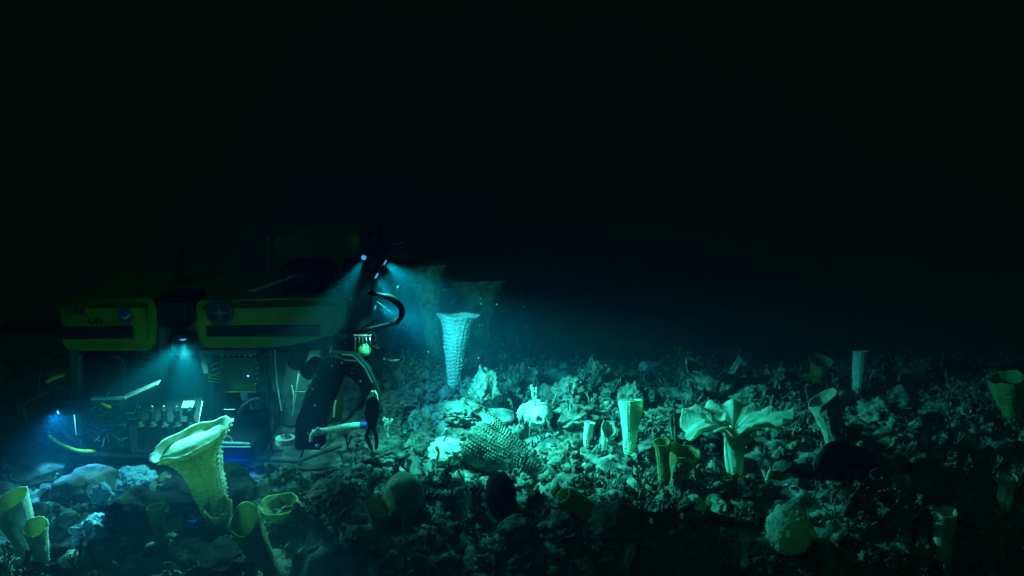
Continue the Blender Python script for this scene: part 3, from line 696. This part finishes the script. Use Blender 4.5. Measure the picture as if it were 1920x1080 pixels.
S('ring_sponge', 'grey broken ring shaped sponge between the small vase and the slender vase', 'sponge', (1138, 846), (1142, 800), [(0, 22), (1, 28)], M['deadlight'], wall=.012, tilt=-.9, tear=.5, seed=22, **mini)
S('tube_sponge', 'dull yellow open tube sponge left of the wide dark bowl', 'sponge', (1246, 900), (1241, 828), [(0, 22), (.5, 22), (.8, 26), (1, 32)], M['olive'], wall=.016, tilt=-.1, seed=23, **mini)
S('wide_bowl_sponge', 'wide dark bowl sponge with a pale rim right of the open tube', 'sponge', (1268, 902), (1284, 846), [(0, 20), (.3, 28), (.6, 52), (1, 66)], M['olive'], wall=.016, tilt=-.15, wave=(.1, 3, 0), seed=24, dY=.02, **mini)
S('thin_vase_sponge', 'thin pale vase sponge standing high in the far right', 'sponge', (1606, 738), (1614, 658), [(0, 8), (.4, 20), (1, 28)], M['live'], wall=.01, tilt=.2, seed=25, sink=.3, **mini)
S('dim_cup_sponge', 'dim round cup sponge left of the thin far vase', 'sponge', (1534, 712), (1540, 676), [(0, 26), (.6, 34), (1, 46)], M['olive'], wall=.02, tilt=-.3, seed=26, **mini)
S('edge_vase_sponge', 'broad dim vase sponge cut by the right edge', 'sponge', (1902, 792), (1886, 708), [(0, 14), (.4, 44), (.8, 60), (1, 64)], M['olive'], wall=.016, wave=(.1, 2, 0), seed=27, **mini)
bv = S('broken_vase_sponge', 'dim vase sponge snapped in two tiers right of the ruffled sponge', 'sponge', (1566, 838), (1552, 778), [(0, 26), (.5, 34), (1, 46)], M['deadlight'], wall=.014, tear=.3, seed=28, **dict(mini, bump=.004))
S('upper_tier', '', None, (1556, 790), (1542, 746), [(0, 44), (.5, 52), (1, 60)], M['dome'], parent=bv, baseY=G(1566, 838).y, wall=.014, tiltx=.25, tilt=.1, seed=29, sink=.01, **mini)
S('yellow_vase_sponge', 'dim yellow vase sponge near the bottom right corner', 'sponge', (1766, 1056), (1771, 958), [(0, 22), (.2, 34), (.6, 40), (1, 48)], M['amber'], wall=.014, wave=(.12, 2, 1), rough=.1, seed=30, **dict(mini, bump=.004))
S('curled_sponge', 'grey curled sponge with a hollow, above the bottom right vase', 'sponge', (1690, 948), (1692, 898), [(0, 18), (.6, 34), (1, 36)], M['deadlight'], wall=.01, tear=.9, tilt=-.3, seed=31, **mini)
S('twisted_sponge', 'pale twisted sponge by the right edge above the corner', 'sponge', (1884, 952), (1890, 890), [(0, 18), (.35, 30), (.55, 22), (1, 38)], M['white'], wall=.012, tear=.6, rough=.3, seed=32, **mini)
S('stub_sponge', 'green brown stub tube pointing left in the foreground below the fallen beaded sponge', 'sponge', (1092, 955), (1056, 928), [(0, 54), (.6, 46), (1, 34)], M['olive'], dY=-.1, wall=.03, depth=.3, seed=33, **dict(mini, bump=.002))
S('ruffled_cup_sponge', 'thin rimmed cup sponge left of the egg shaped dome', 'sponge', (712, 985), (708, 946), [(0, 30), (.6, 40), (1, 54)], M['olive'], wall=.008, wave=(.15, 3, 1), seed=34, **dict(mini, bump=.003))
S('short_tube_sponge', 'short tube sponge left of the tall dark dome', 'sponge', (894, 968), (890, 916), [(0, 20), (1, 24)], M['dead'], wall=.012, tear=.6, seed=35, **mini)
S('broken_ring_sponge', 'broken ring sponge in the foreground right of the tall dark dome', 'sponge', (1006, 968), (1008, 938), [(0, 34), (1, 46)], M['dead'], wall=.016, tilt=-.6, tear=.6, seed=36, **mini)
S('leafy_sponge', 'hazy leafy sponge fan far behind the pale barrel sponge', 'sponge', (1106, 728), (1128, 680), [(0, 10), (1, 40)], M['dead'], wall=.02, tear=.8, rough=.5, ell=.4, seed=37, **mini)
S('curved_fan_sponge', 'dim curved fan sponge folded over above the wide ruffled sponge', 'sponge', (1334, 744), (1350, 676), [(0, 20), (.35, 60), (.7, 80), (1, 104)], M['dead'], wall=.03, arc=(140, 395), tear=.35, tiltx=.25, rough=.3, seed=38, bump=.012, ncol=22, nrow=14, nt=110, nz=80)
# fallen beaded sponge
S('fallen_beaded_sponge', 'big grey beaded sponge fallen on its side in the lit centre', 'sponge', (1012, 888), (882, 816), [(0, 22), (.2, 56), (.6, 92), (.9, 106), (1, 92)], M['bead'], dY=.22, sink=.02, wall=.03, tear=.3, seed=40, bump=.014, ncol=44, nrow=26, nt=250, nz=170)
rod = MB().tube(smoothpts([G(880, 846) + Vector((0, 0, .08)), G(905, 862) + Vector((0, 0, .07)), G(940, 878) + Vector((0, 0, .05)), G(1000, 890) + Vector((0, 0, .02))], 6), .022, 8)
tag(rod.build('broken_sponge_strip', M['deadlight'], None, G(940, 880)), 'pale strip of sponge rim lying under the fallen beaded sponge', 'sponge fragment')
# lumps
L = lump
L('knobbly_column_sponge', 'grey knobbly column sponge right of the tall bright funnel', 'sponge', 912, 772, 58, 88, M['bead'], amp=.3, fine=.12, freq=3, pit=.3, seed=71, sub=5, sink=.1)
L('round_sponge', 'round bright white sponge left of the fallen beaded sponge', 'sponge', 838, 872, 74, 52, M['white'], amp=.16, fine=.06, freq=3.5, seed=3, sub=5, sink=.1)
L('barrel_sponge_mound', 'pale lumpy barrel sponge behind the fallen beaded sponge', 'sponge', 1004, 802, 60, 54, M['white'], amp=.25, fine=.05, seed=6, sub=5, sink=.15)
S('barrel_snout', 'pale round snout opening on the lumpy barrel sponge', 'sponge', (1016, 776), (1012, 786), [(0, 42), (.6, 36), (.9, 26), (1, 20)], M['white'], dY=-.20, sink=.02, baseY=G(1004, 802).y - .02, wall=.045, depth=.35, seed=41, **dict(mini, bump=.002))
L('dome_sponge', 'large smooth egg shaped dome in the dark foreground left of centre', 'sponge', 758, 976, 78, 104, M['dome'], amp=.11, freq=1.2, seed=9, sub=5, sink=.02)
L('dome_sponge', 'tall dark smooth dome silhouetted in the foreground at centre', 'sponge', 938, 968, 60, 94, M['crust'], amp=.10, freq=1.2, seed=12, sub=5, sink=.02)  # near black colour paints in the silhouette
L('ball_sponge', 'fuzzy ball sponge lit on its left side near the bottom right', 'sponge', 1482, 1042, 92, 98, M['live'], amp=.14, fine=.09, seed=13, sub=5, sink=.02)
L('tiny_ball_sponge', 'small grey ball sponge below the round white sponge', 'sponge', 860, 900, 22, 22, M['deadlight'], amp=.04, seed=14, sub=3, sink=.1)
L('egg_sponge', 'small egg shaped sponge in the shade below the wide dark bowl', 'sponge', 1304, 974, 38, 52, M['live'], amp=.22, fine=.05, seed=15, sub=4, sink=.05)
L('mound_sponge', 'wide dim ribbed mound at the edge of the dark foreground', 'sponge', 1165, 1000, 112, 66, M['dead'], amp=.18, fine=.05, seed=16, sub=5)
L('encrusted_sponge', 'long encrusted dead sponge right of the bowl sponge', 'sponge', 624, 948, 96, 54, M['dead'], amp=.16, fine=.06, seed=17, sub=5)
L('shaded_mound', 'dim mound in the dark foreground right of the tall dark dome', 'sponge', 966, 1008, 64, 50, M['dead'], amp=.28, fine=.08, freq=3, seed=18, sub=4)
L('shaded_mound', 'dim mound in the dark foreground below the green brown stub', 'sponge', 1050, 1000, 70, 46, M['dead'], amp=.28, fine=.08, freq=3, seed=19, sub=4)
L('far_ball_sponge', 'faint round ball far behind the slender vase', 'sponge', 1208, 702, 22, 26, M['white'], amp=.08, seed=20, sub=3, sink=0)
L('nodule', 'tiny bright nodule in the dark bottom right corner', 'nodule', 1881, 1056, 12, 14, M['white'], amp=.1, seed=21, sub=3)
L('painted_dark_hollow', 'big black lump painted as the dark hollow below the snapped vase sponge', 'boulder', 1590, 904, 120, 84, M['crust'], amp=.1, seed=22, sub=4)  # dark hollow painted in as a black lump
L('smooth_plate_mound', 'smooth dusty mound behind the fallen beaded sponge', 'boulder', 930, 792, 74, 26, M['sediment'], amp=.1, seed=23, sub=4)
for lb_, x_, y_, w_, h_, mm, sd2 in (
    ('beaded grey mound at the foot of the tall bright funnel', 868, 792, 84, 44, 'bead', 61),
    ('lumpy grey mound left of the round white sponge near the gripper', 722, 868, 90, 50, 'dead', 62),
    ('hazy mound behind the gripper of the vehicle', 752, 768, 96, 40, 'dead', 63),
    ('ragged grey mound between the barrel sponge and the slender vase', 1078, 800, 90, 42, 'bead', 64),
    ('ragged mound left behind the wide ruffled sponge', 1248, 800, 84, 36, 'dead', 65),
    ('knobbly mound right below the small bright vase', 1060, 880, 70, 38, 'dead', 66),
    ('knobbly mound at the foot of the wide ruffled sponge', 1404, 935, 90, 44, 'dead', 67),
    ('fuzzy hazy mound behind and right of the lumpy barrel sponge', 1070, 752, 70, 52, 'bead', 69),
    ('tall fuzzy mound directly behind the bright slender vase', 1190, 770, 60, 60, 'dead', 70),
    ('dim fuzzy mound behind the wide ruffled sponge', 1415, 752, 80, 46, 'bead', 72),
    ('dim tall mound between the curved fan and the round cup', 1455, 742, 60, 64, 'dead', 73),
    ('dim mound behind and right of the snapped vase', 1650, 790, 80, 48, 'bead', 74),
    ('pale lumpy mound left of the egg shaped dome', 668, 915, 80, 48, 'dead', 68)):
    L('rubble_mound', lb_, 'mound', x_, y_, w_, h_, M[mm], amp=.35, fine=.10, freq=3, pit=.35, seed=sd2, sub=5, sink=.35)
# rocks on the left
L('slab_boulder', 'large dusty slab boulder under the stern of the vehicle', 'boulder', 160, 935, 130, 66, M['rock'], amp=.22, fine=.03, seed=31, sub=5, freq=1.4)
L('slab_boulder', 'rounded dusty boulder far left below the stern bumper', 'boulder', 60, 900, 130, 50, M['rock'], amp=.2, seed=32, sub=5, freq=1.3)
L('mineral_block', 'crusted block tinted lamp blue above the black cavity', 'rock', 245, 922, 84, 48, M['mineral'], amp=.3, fine=.10, seed=33, sub=5)
L('mineral_block', 'bright spur of rock tinted lamp blue left of the black cavity', 'rock', 192, 950, 36, 54, M['mineral'], amp=.32, fine=.08, seed=34, sub=5)
L('mineral_block', 'crusted mound tinted lamp blue below the black cavity', 'rock', 180, 1020, 90, 62, M['mineral'], amp=.32, fine=.10, seed=35, sub=5)
L('mineral_block', 'pale crusted ledge right below the blue tinted mound', 'rock', 208, 1052, 80, 44, M['rock'], amp=.32, fine=.08, seed=36, sub=5)
L('black_shade_lump', 'black lump painted as the dark cavity beside the blue tinted rocks', 'boulder', 252, 985, 120, 72, M['crust'], amp=.25, seed=37, sub=5)  # black lump painted in for a dark cavity
L('black_shade_lump', 'black lump painted as shade behind the foot of the largest funnel sponge', 'boulder', 380, 950, 170, 76, M['crust'], amp=.25, seed=38, sub=5)  # black lump stands in for the shadow in the left foreground
L('black_shade_lump', 'black lump painted as shade at the bottom left of the leaning funnel sponge', 'boulder', 380, 1075, 150, 60, M['crust'], amp=.25, seed=39, sub=5)  # black lump stands in for the same foreground shadow
L('violet_light_patch', 'patch of painted violet light on the black lump right of the largest funnel', 'encrusting growth', 436, 912, 54, 44, M['violet'], amp=.35, fine=.1, seed=40, sub=4)  # lumps coloured as violet light falling on the rock
L('violet_light_patch', 'patch of painted violet light beside the foot of the largest funnel', 'encrusting growth', 368, 990, 40, 24, M['violet'], amp=.35, fine=.1, seed=41, sub=4)
L('violet_light_patch', 'streak of painted violet light above the dim narrow tube', 'encrusting growth', 330, 955, 14, 44, M['violet'], amp=.35, fine=.1, seed=42, sub=4)
L('gravel_lump', 'dusty lump left of the smaller cup', 'rock', 128, 985, 40, 36, M['rock'], amp=.25, seed=43, sub=4)
L('yellow_crust_cup', 'low yellow crusted knob right of the lying tube', 'sponge', 140, 1058, 54, 30, M['amber'], amp=.3, fine=.05, seed=44, sub=4)
L('dark_knob_rock', 'dark rough knob left of the low yellow crusted knob', 'rock', 108, 1052, 44, 40, M['crust'], amp=.3, fine=.1, seed=45, sub=4)
# ruffled sponge: two stalks, a cup, and several lobes
g0 = G(1384, 908); sc_ = g0.y / FPX * 1.03
rt = bpy.data.objects.new('ruffled_sponge', None); C.objects.link(rt); rt.location = g0
tag(rt, 'bright ruffled sponge with wide wing lobes on a double stalk', 'sponge')
def rp(name, a, b, c, prof, **k):
    A, B, D = [P(q[0], q[1], g0.y + (q[2] if len(q) > 2 else 0)) for q in (a, b, c)]
    V, F = clean(*shell((A, B, D), [(t, w_ * sc_ / 2) for t, w_ in prof], **k)); mk(name, V, F, M['live'], rt, True, A, 0)
rp('stalk', (1387, 912), (1374, 870), (1382, 800), [(0, 6), (.25, 24), (.7, 38), (.9, 46), (1, 54)], wall=.014, depth=.35, seed=50, wave=(.25, 2, 1.2), bump=.004, ncol=20, nrow=24, nt=90, nz=90)
rp('stalk', (1373, 898), (1362, 870), (1366, 822), [(0, 8), (.5, 13), (1, 16)], wall=.01, depth=.3, seed=51, bump=.006, ncol=8, nrow=24, nt=50, nz=90)
def ruffle():
    nt, nr = 260, 64
    th = np.linspace(0, 2 * np.pi, nt, endpoint=False); q = np.linspace(.06, 1, nr)
    Q, TH = np.meshgrid(q, th, indexing='ij'); d = np.degrees(TH) % 360
    def pk(c, w_): return np.exp(-(((d - c + 180) % 360 - 180) / w_) ** 2)
    px = 1 / .0049 * sc_ * .0049
    Rr = (88 + 26 * pk(352, 24) + 12 * pk(180, 42) - 16 * pk(293, 10) + 5 * np.sin(TH * 7 + 1) + 3 * np.sin(TH * 17)) * sc_
    r = Q * Rr
    z = (50 * (1 - np.exp(-Q * 2.2)) + 10 * pk(350, 20) * Q ** 2 - 34 * pk(196, 26) * np.clip(Q - .62, 0, 1) / .38
         + 3 * np.sin(TH * 5 + .7) * Q ** 2 + 5 * np.sin(TH * 13 + 2) * Q ** 3 - 6 * pk(250, 34) * Q) * sc_
    z = z + .008 * noise(np.cos(TH) * r * 14, np.sin(TH) * r * 14, 3)
    bx = .007 * np.cos(TH * 60 + 2 * noise(Q * 5, TH * 2, 1)) * np.cos(Q * 58) * Q
    O = np.stack([r * np.cos(TH), r * np.sin(TH) * .8, z], -1)
    lo = O.copy(); lo[..., 2] -= (.018 + .02 * (1 - Q)); lo[..., 2] -= np.abs(bx) * 1.6; O[..., 2] += bx * .6
    edge = lo[-1] * .4 + O[-1] * .6; edge[:, :2] *= 1.012
    rows = np.concatenate([O, edge[None], lo[::-1]]); nrow = len(rows)
    V = rows.reshape(-1, 3); F = []
    a, b = np.meshgrid(np.arange(nrow - 1), np.arange(nt), indexing='ij'); b2 = (b + 1) % nt
    F = np.stack([a * nt + b, (a + 1) * nt + b, (a + 1) * nt + b2, a * nt + b2], -1).reshape(-1, 4)
    n0 = len(V); V = np.concatenate([V, V[:nt].mean(0)[None] - np.array([[0, 0, .02]])])
    F = [list(map(int, f)) for f in F] + [[int(n0), k, (k + 1) % nt] for k in range(nt)]
    c = P(1374, 818, g0.y)
    mk('ruffled_plate', V + np.array(c), F, M['live'], rt, True, c, 0)
ruffle()
rp('inner_lobe', (1352, 792, -.06), (1348, 786, -.04), (1345, 774, .0), [(0, 20), (1, 40)], wall=.012, arc=(10, 180), depth=1, seed=56, wave=(.2, 4, 1), bump=.008, ncol=26, nrow=8, nt=90, nz=50)
rp('front_cup', (1380, 832, -.03), (1384, 822, -.06), (1392, 804, -.09), [(0, 30), (.6, 44), (1, 56)], wall=.012, arc=(180, 350), depth=1, seed=57, wave=(.3, 2, 1.4), bump=.003, ncol=20, nrow=10, nt=80, nz=40)
# coral twigs
def branch_mesh(mb, p, d, r, n, rnd):
    pts = [Vector(p)]; d = Vector(d).normalized(); L_ = r * 5
    for _ in range(4):
        d = (d + Vector((rnd.uniform(-.5, .5), rnd.uniform(-.5, .5), rnd.uniform(-.1, .5)))).normalized(); pts.append(pts[-1] + d * L_ / 3)
    mb.tube(pts, [r, r * .9, r * .85, r * .8, r * .7], 6)
    if n > 0:
        for _ in range(rnd.choice((2, 2, 3))):
            nd = (d + Vector((rnd.uniform(-1, 1), rnd.uniform(-1, 1), rnd.uniform(-.2, .8)))).normalized(); branch_mesh(mb, pts[-1], nd, r * .75, n - 1, rnd)
rd = random.Random(4)
def twig(label, px, py, r, m, up=0.0, n=2, cat='coral'):
    g = G(px, py) + Vector((0, 0, up)); mb = MB(); branch_mesh(mb, g, (0, 0, 1), r, n, rd)
    tag(mb.build('coral_twig', m, None, g), label, cat)
twig('knobbly yellow white coral growing on top of the pale barrel sponge', 1006, 802, .020, M['live'], .22)
twig('two small white polyps standing on the round white sponge', 832, 872, .014, M['white'], .26, 1)
twig('upright knobbly coral right of the double stalked ruffled sponge', 1434, 925, .022, M['live'])
twig('pale branching coral in the dark between bowl and egg shaped dome', 630, 1030, .022, M['deadlight'], 0, 3)
twig('second pale branching coral left of the egg shaped dome, lower down', 590, 1000, .02, M['deadlight'], 0, 3)
twig('small bright branching coral near the bow gripper', 738, 850, .024, M['white'], 0, 3)
twig('thin branching coral right of the lumpy barrel sponge', 1060, 800, .018, M['deadlight'], 0, 3)
twig('thin branching coral behind the lumpy barrel sponge', 1080, 765, .02, M['deadlight'], 0, 3)
twig('dim branching coral between ball sponge and curled sponge', 1580, 965, .02, M['dead'], 0, 3)
twig('dim branching coral below the curled sponge', 1700, 1000, .022, M['deadlight'], 0, 3)
# white brittle star
g = G(1482, 918); mb = MB(); mb.ball(g + Vector((0, 0, .03)), .014)
for k in range(6):
    a = k * 1.05 + .3; mb.tube(smoothpts([g + Vector((0, 0, .03)), g + Vector((math.cos(a) * .04, math.sin(a) * .03, .05)), g + Vector((math.cos(a) * .075, math.sin(a) * .05, .02 + .03 * (k % 2)))], 4), [.007] * 8 + [.003], 5)
tag(mb.build('feather_star', M['mineral'], None, g), 'small bluish white feather star above the fuzzy ball sponge', 'feather star')
# little fish by the bow
fc = P(737, 676, 9.6)
V, F = lump_mesh(1, sub=3, amp=0, sc=(1, 1, 1)); V = np.array(V)
xx = V[:, 0].copy(); wdt = np.interp(xx, [-1, -.7, .3, 1], [.15, .35, 1, .25])
V = np.stack([xx * .085, V[:, 1] * .012 * wdt, V[:, 2] * .016 * wdt + .018 * xx ** 2], 1)
fb = mk('fish', V + np.array(fc), F, M['white'], None, True, fc, 0); tag(fb, 'small slender pale fish swimming over the seafloor beside the globe camera', 'fish')
ft = MB().add([fc + Vector(q) for q in ((-.08, -.002, .018), (-.115, -.002, .042), (-.105, -.002, .018), (-.115, -.002, .002), (-.08, .002, .018), (-.115, .002, .042), (-.105, .002, .018), (-.115, .002, .002))], [[0, 1, 2], [0, 2, 3], [6, 5, 4], [7, 6, 4], [0, 4, 5, 1], [1, 5, 6, 2], [2, 6, 7, 3], [3, 7, 4, 0]])
ft.build('tail_fin', M['white'], fb)
# ------------------------------------------------------------------ fragments: prototypes, then copies
def proto_wall(sd, arc, h, r, m, bump=.018, tear=.45, flat=1):
    V, F = shell(((0, 0, 0), (h * .1, 0, h * .5), (0, .1 * h, h)), [(0, r * .7), (.6, r), (1, r * 1.25)], wall=.014, arc=arc, tear=tear, rough=.25, nt=84, nz=56, bump=bump, ncol=18, nrow=8, depth=1 if arc else .8, seed=sd)
    return clean(V, F), m
PR = []
PR.append(('wall_fragment', [proto_wall(s_, (190, 330), .22, .10, M['dead']) for s_ in (1, 2, 3)] + [proto_wall(4, (170, 350), .16, .08, M['deadlight'])], 'curled beaded piece of broken sponge wall among the rubble', 'curled wall pieces in the rubble'))
PR.append(('cup_fragment', [proto_wall(s_, None, .14, .05, M['dead'], .006, .8) for s_ in (5, 6)] + [proto_wall(7, None, .10, .04, M['deadlight'], .005)], 'small ragged dead cup sponge among the rubble', 'ragged dead cups in the rubble'))
PR.append(('tube_fragment', [proto_wall(s_, None, .26, .032, M['dead'], .004, .5) for s_ in (8, 9)], 'narrow broken dead tube sponge among the rubble', 'narrow dead tubes in the rubble'))
PR.append(('rubble_lump', [(lump_mesh(.09, sub=4, amp=.35, fine=.2, pit=.6, seed=s_, sc=(1.2, 1, .8)), M['dead']) for s_ in (1, 5, 9, 17, 23)] + [(lump_mesh(.07, sub=4, amp=.3, fine=.15, pit=.5, seed=12, sc=(1.2, 1, .9)), M['deadlight'])], 'knobbly encrusted lump of rubble among broken sponges', 'encrusted lumps in the rubble'))
def proto_twig(sd):
    mb = MB(); r_ = random.Random(sd); branch_mesh(mb, (0, 0, 0), (0, 0, 1), .014, 3, r_); return (mb.V, mb.F), M['deadlight'] if sd % 2 else M['dead']
PR.append(('twig_fragment', [proto_twig(s_) for s_ in (1, 2, 3, 4)], 'small dead branching twig standing in the rubble', 'branching twigs in the rubble'))
def sheet(sd):
    n = 40; u, v = np.meshgrid(np.linspace(-1, 1, n), np.linspace(-1, 1, n)); rr = 1 - .35 * noise(u * 1.5 + sd, v * 1.5, 0)
    x = u * .13 * rr; y = v * .10 * rr; z = .04 * noise(u * 1.2 + sd, v * 1.2, 3) + .012 * np.cos(u * 30 + v * 4) * np.cos(v * 26) + .02
    V = np.stack([x, y, z], -1).reshape(-1, 3); V2 = V - np.array([0, 0, .012]); i_ = (np.arange(n - 1)[:, None] * n + np.arange(n - 1)[None]).ravel()
    f = np.stack([i_, i_ + 1, i_ + n + 1, i_ + n], 1); F = [list(map(int, q)) for q in f] + [list(map(int, q[::-1] + n * n)) for q in f]
    b = list(range(n)) + [n * k + n - 1 for k in range(1, n)] + [n * (n - 1) + k for k in range(n - 2, -1, -1)] + [n * k for k in range(n - 2, 0, -1)]
    for a_, c_ in zip(b, b[1:] + b[:1]): F.append([c_, a_, a_ + n * n, c_ + n * n])
    return (np.concatenate([V, V2]), F), M['deadlight'] if sd % 2 else M['dead']
PR.append(('sheet_fragment', [sheet(s_) for s_ in (1, 2, 3)], 'flat waffle textured sheet of dead sponge lying in the rubble', 'waffle sheets in the rubble'))
spots = []
tries = 0
while len(spots) < 270 and tries < 6000:
    tries += 1
    px = random.uniform(540, 1930); py = 700 + 380 * random.random() ** .8
    if px < 720 and py < 850: continue
    if len(spots) > 240: px = random.uniform(0, 560); py = random.uniform(950, 1090)
    g = G(px, py)
    if any((g - q).length < .17 for q, _ in spots): continue
    if -5.4 < g.x < -1.35 and 7.75 < g.y < 10.2: continue
    spots.append((g, px))
made = {}
SHORT = {'largest pale': 'the largest funnel sponge', 'tall yellow cup': 'the tall cup at the left edge', 'smaller yellow': 'the smaller yellow cup', 'dull yellow funnel': 'the leaning funnel', 'dull yellow bowl': 'the dull yellow bowl', 'tall bright funnel': 'the tall bright funnel', 'grey knobbly': 'the knobbly column', 'bright slender': 'the bright slender vase', 'small bright vase': 'the small bright vase', 'dull yellow open': 'the dull open tube', 'wide dark bowl': 'the wide dark bowl', 'thin pale vase': 'the thin far vase', 'broad dim vase': 'the right edge vase', 'dim vase sponge snapped': 'the snapped vase', 'dim yellow vase': 'the dim yellow vase', 'pale twisted': 'the pale twisted sponge', 'green brown': 'the green brown stub', 'big grey beaded': 'the fallen beaded sponge', 'round bright white': 'the round white sponge', 'pale lumpy': 'the pale barrel sponge', 'large smooth egg': 'the egg shaped dome', 'tall dark smooth': 'the tall dark dome', 'fuzzy ball': 'the fuzzy ball sponge', 'long encrusted': 'the long encrusted sponge', 'wide dim ribbed': 'the wide ribbed mound', 'dim curved fan': 'the dim curved fan', 'grey curled': 'the grey curled sponge'}
used = set()
def fraglabel(name, g, s_, o):
    kind = {'wall_fragment': 'curled beaded wall piece', 'cup_fragment': 'ragged dead cup', 'tube_fragment': 'narrow dead tube', 'rubble_lump': 'knobbly encrusted lump', 'twig_fragment': 'dead branching twig', 'sheet_fragment': 'waffle textured sheet'}[name]
    size = 'large' if s_ > 1.1 else ('small' if s_ < .8 else '')
    tone = 'pale' if 'pale' in o.data.materials[0].name else 'dark grey'
    cands = []
    for p, lb in LM:
        for k, v in SHORT.items():
            if lb.startswith(k): cands.append(((p - g).length, p, v))
    cands.sort(key=lambda c: c[0])
    lab = None
    for d, p, v in cands[:4]:
        dx, dy = g.x - p.x, g.y - p.y
        side = ('right of' if dx > 0 else 'left of') if abs(dx) > abs(dy) else ('behind' if dy > 0 else 'in front of')
        dist = 'close ' if d < .45 else ('' if d < 1.0 else 'well ')
        lab = ' '.join((size + ' ' + tone + ' ' + kind + ' ' + dist + side + ' ' + v).split())
        if lab not in used: break
    used.add(lab); return lab
for i, (g, px) in enumerate(spots):
    name, variants, label, group = PR[[3, 0, 1, 3, 4, 3, 1, 0, 3, 4, 5, 2][i % 12]]
    vi = random.randrange(len(variants)); key = (name, vi)
    if key not in made:
        (V, F), m = variants[vi]; src = mk(name, V, F, m, None, True, None, 0); made[key] = src; o = src
    else:
        o = made[key].copy(); C.objects.link(o)
    s_ = random.uniform(.55, 1.35) * (1.15 if g.y > 9.5 else 1)
    o.location = g - Vector((0, 0, .02)); o.scale = (s_, s_, s_ * random.uniform(.8, 1.15))
    tl = {'wall_fragment': .9, 'cup_fragment': .5, 'tube_fragment': .8, 'rubble_lump': .6, 'twig_fragment': .3, 'sheet_fragment': .5}[name]
    o.rotation_euler = (random.uniform(-tl, tl), random.uniform(-tl, tl), random.uniform(0, 6.28))
    tag(o, fraglabel(name, g, s_, o), 'sponge fragment' if name != 'rubble_lump' else 'rubble lump', group)
# small rubble nobody could count
VV = []; FF = []; nb = 0
lows = []
def tri(V, F):
    T = []
    for f in F:
        for k in range(1, len(f) - 1): T.append((f[0], f[k], f[k + 1]))
    return np.asarray(V, float), np.array(T, np.int64)
for s_ in range(14): lows.append(tri(*lump_mesh(.045, sub=2 if s_ < 9 else 3, amp=.5, fine=.22, pit=.7, freq=2.2, seed=s_ * 3 + 1, sc=(1.25, .95, .8))))
for s_ in range(4):
    lows.append(tri(*clean(*shell(((0, 0, 0), (.01, 0, .03), (0, .01, .065)), [(0, .018), (1, .03)], wall=.010, arc=(120, 360) if s_ == 3 else None, tear=.4, rough=.4, nt=14, nz=8, depth=1 if s_ == 3 else .7, seed=s_ + 60))))
for s_ in range(5):
    mb = MB(); branch_mesh(mb, (0, 0, 0), (0, 0, 1), .010, 2, random.Random(s_ + 20)); lows.append(tri(mb.V, mb.F))
for i in range(26000):
    gx_ = random.uniform(-5.5, 6.5); gy_ = 5.3 + 7.2 * random.random() ** 1.3
    if abs(gx_) > gy_ * .62 + .3: continue
    if -5.2 < gx_ < -1.75 and 7.9 < gy_ < 10.1: continue
    if gx_ < -2.2 and random.random() < .6: continue
    if float(noise(gx_ * 1.6, gy_ * 1.6, 11)) < random.uniform(-.7, .35): continue
    k = random.randrange(len(lows))
    V, F = lows[k]
    s_ = (.35 + 1.35 * random.random() ** 2); a = random.uniform(0, 6.28); t_ = random.uniform(-1.2, 1.2) if k < 18 else random.uniform(-.4, .4)
    Mx = np.array(Matrix.Rotation(a, 3, 'Z') @ Matrix.Rotation(t_, 3, 'X')) * s_
    VV.append(V @ Mx.T + np.array([gx_, gy_, hz(gx_, gy_) + .004])); FF.append(F + nb); nb += len(V)
rub = mk('rubble_ground_cover', np.concatenate(VV), np.concatenate(FF), M['dead'], None, True, None, 0)
tag(rub, 'fine rubble of broken sponge and coral strewn over the seafloor', 'rubble', kind='stuff')
# drifting flakes
VV = []; FF = []; nb = 0
V0, F0 = lump_mesh(1, sub=1, amp=.3)
for i in range(260):
    Yp = random.uniform(4, 11); q = P(random.uniform(600, 1900), random.uniform(480, 1050), Yp)
    if i > 150: q = P(random.uniform(700, 1100), random.uniform(490, 720), random.uniform(7.8, 9.6))
    if q.z < hz(q.x, q.y) + .1: continue
    VV.append(V0 * random.uniform(.0015, .004) + np.array(q)); FF += [[a + nb for a in f] for f in F0]; nb += len(V0)
sn = mk('marine_snow', np.concatenate(VV), FF, M['snow'], None, True, None, 0); tag(sn, 'tiny pale flakes drifting in the dark water', 'marine snow', kind='stuff')
# ------------------------------------------------------------------ the water as a haze
hb = MB().box((-41, -9, -9), (41, 47, 6.2)).build('haze', M['snow'])
mh = bpy.data.materials.new('sea water haze'); mh.use_nodes = True; nt = mh.node_tree; nt.nodes.clear()
out = nt.nodes.new('ShaderNodeOutputMaterial'); pv = nt.nodes.new('ShaderNodeVolumePrincipled')
pv.inputs['Color'].default_value = (.012, .25, .42, 1); pv.inputs['Absorption Color'].default_value = (.1, .8, .75, 1)
pv.inputs['Density'].default_value = .05; pv.inputs['Anisotropy'].default_value = .3
nt.links.new(pv.outputs[0], out.inputs['Volume'])
hb.data.materials.clear(); hb.data.materials.append(mh); tag(hb, 'dark blue green sea water haze', 'haze', kind='stuff')
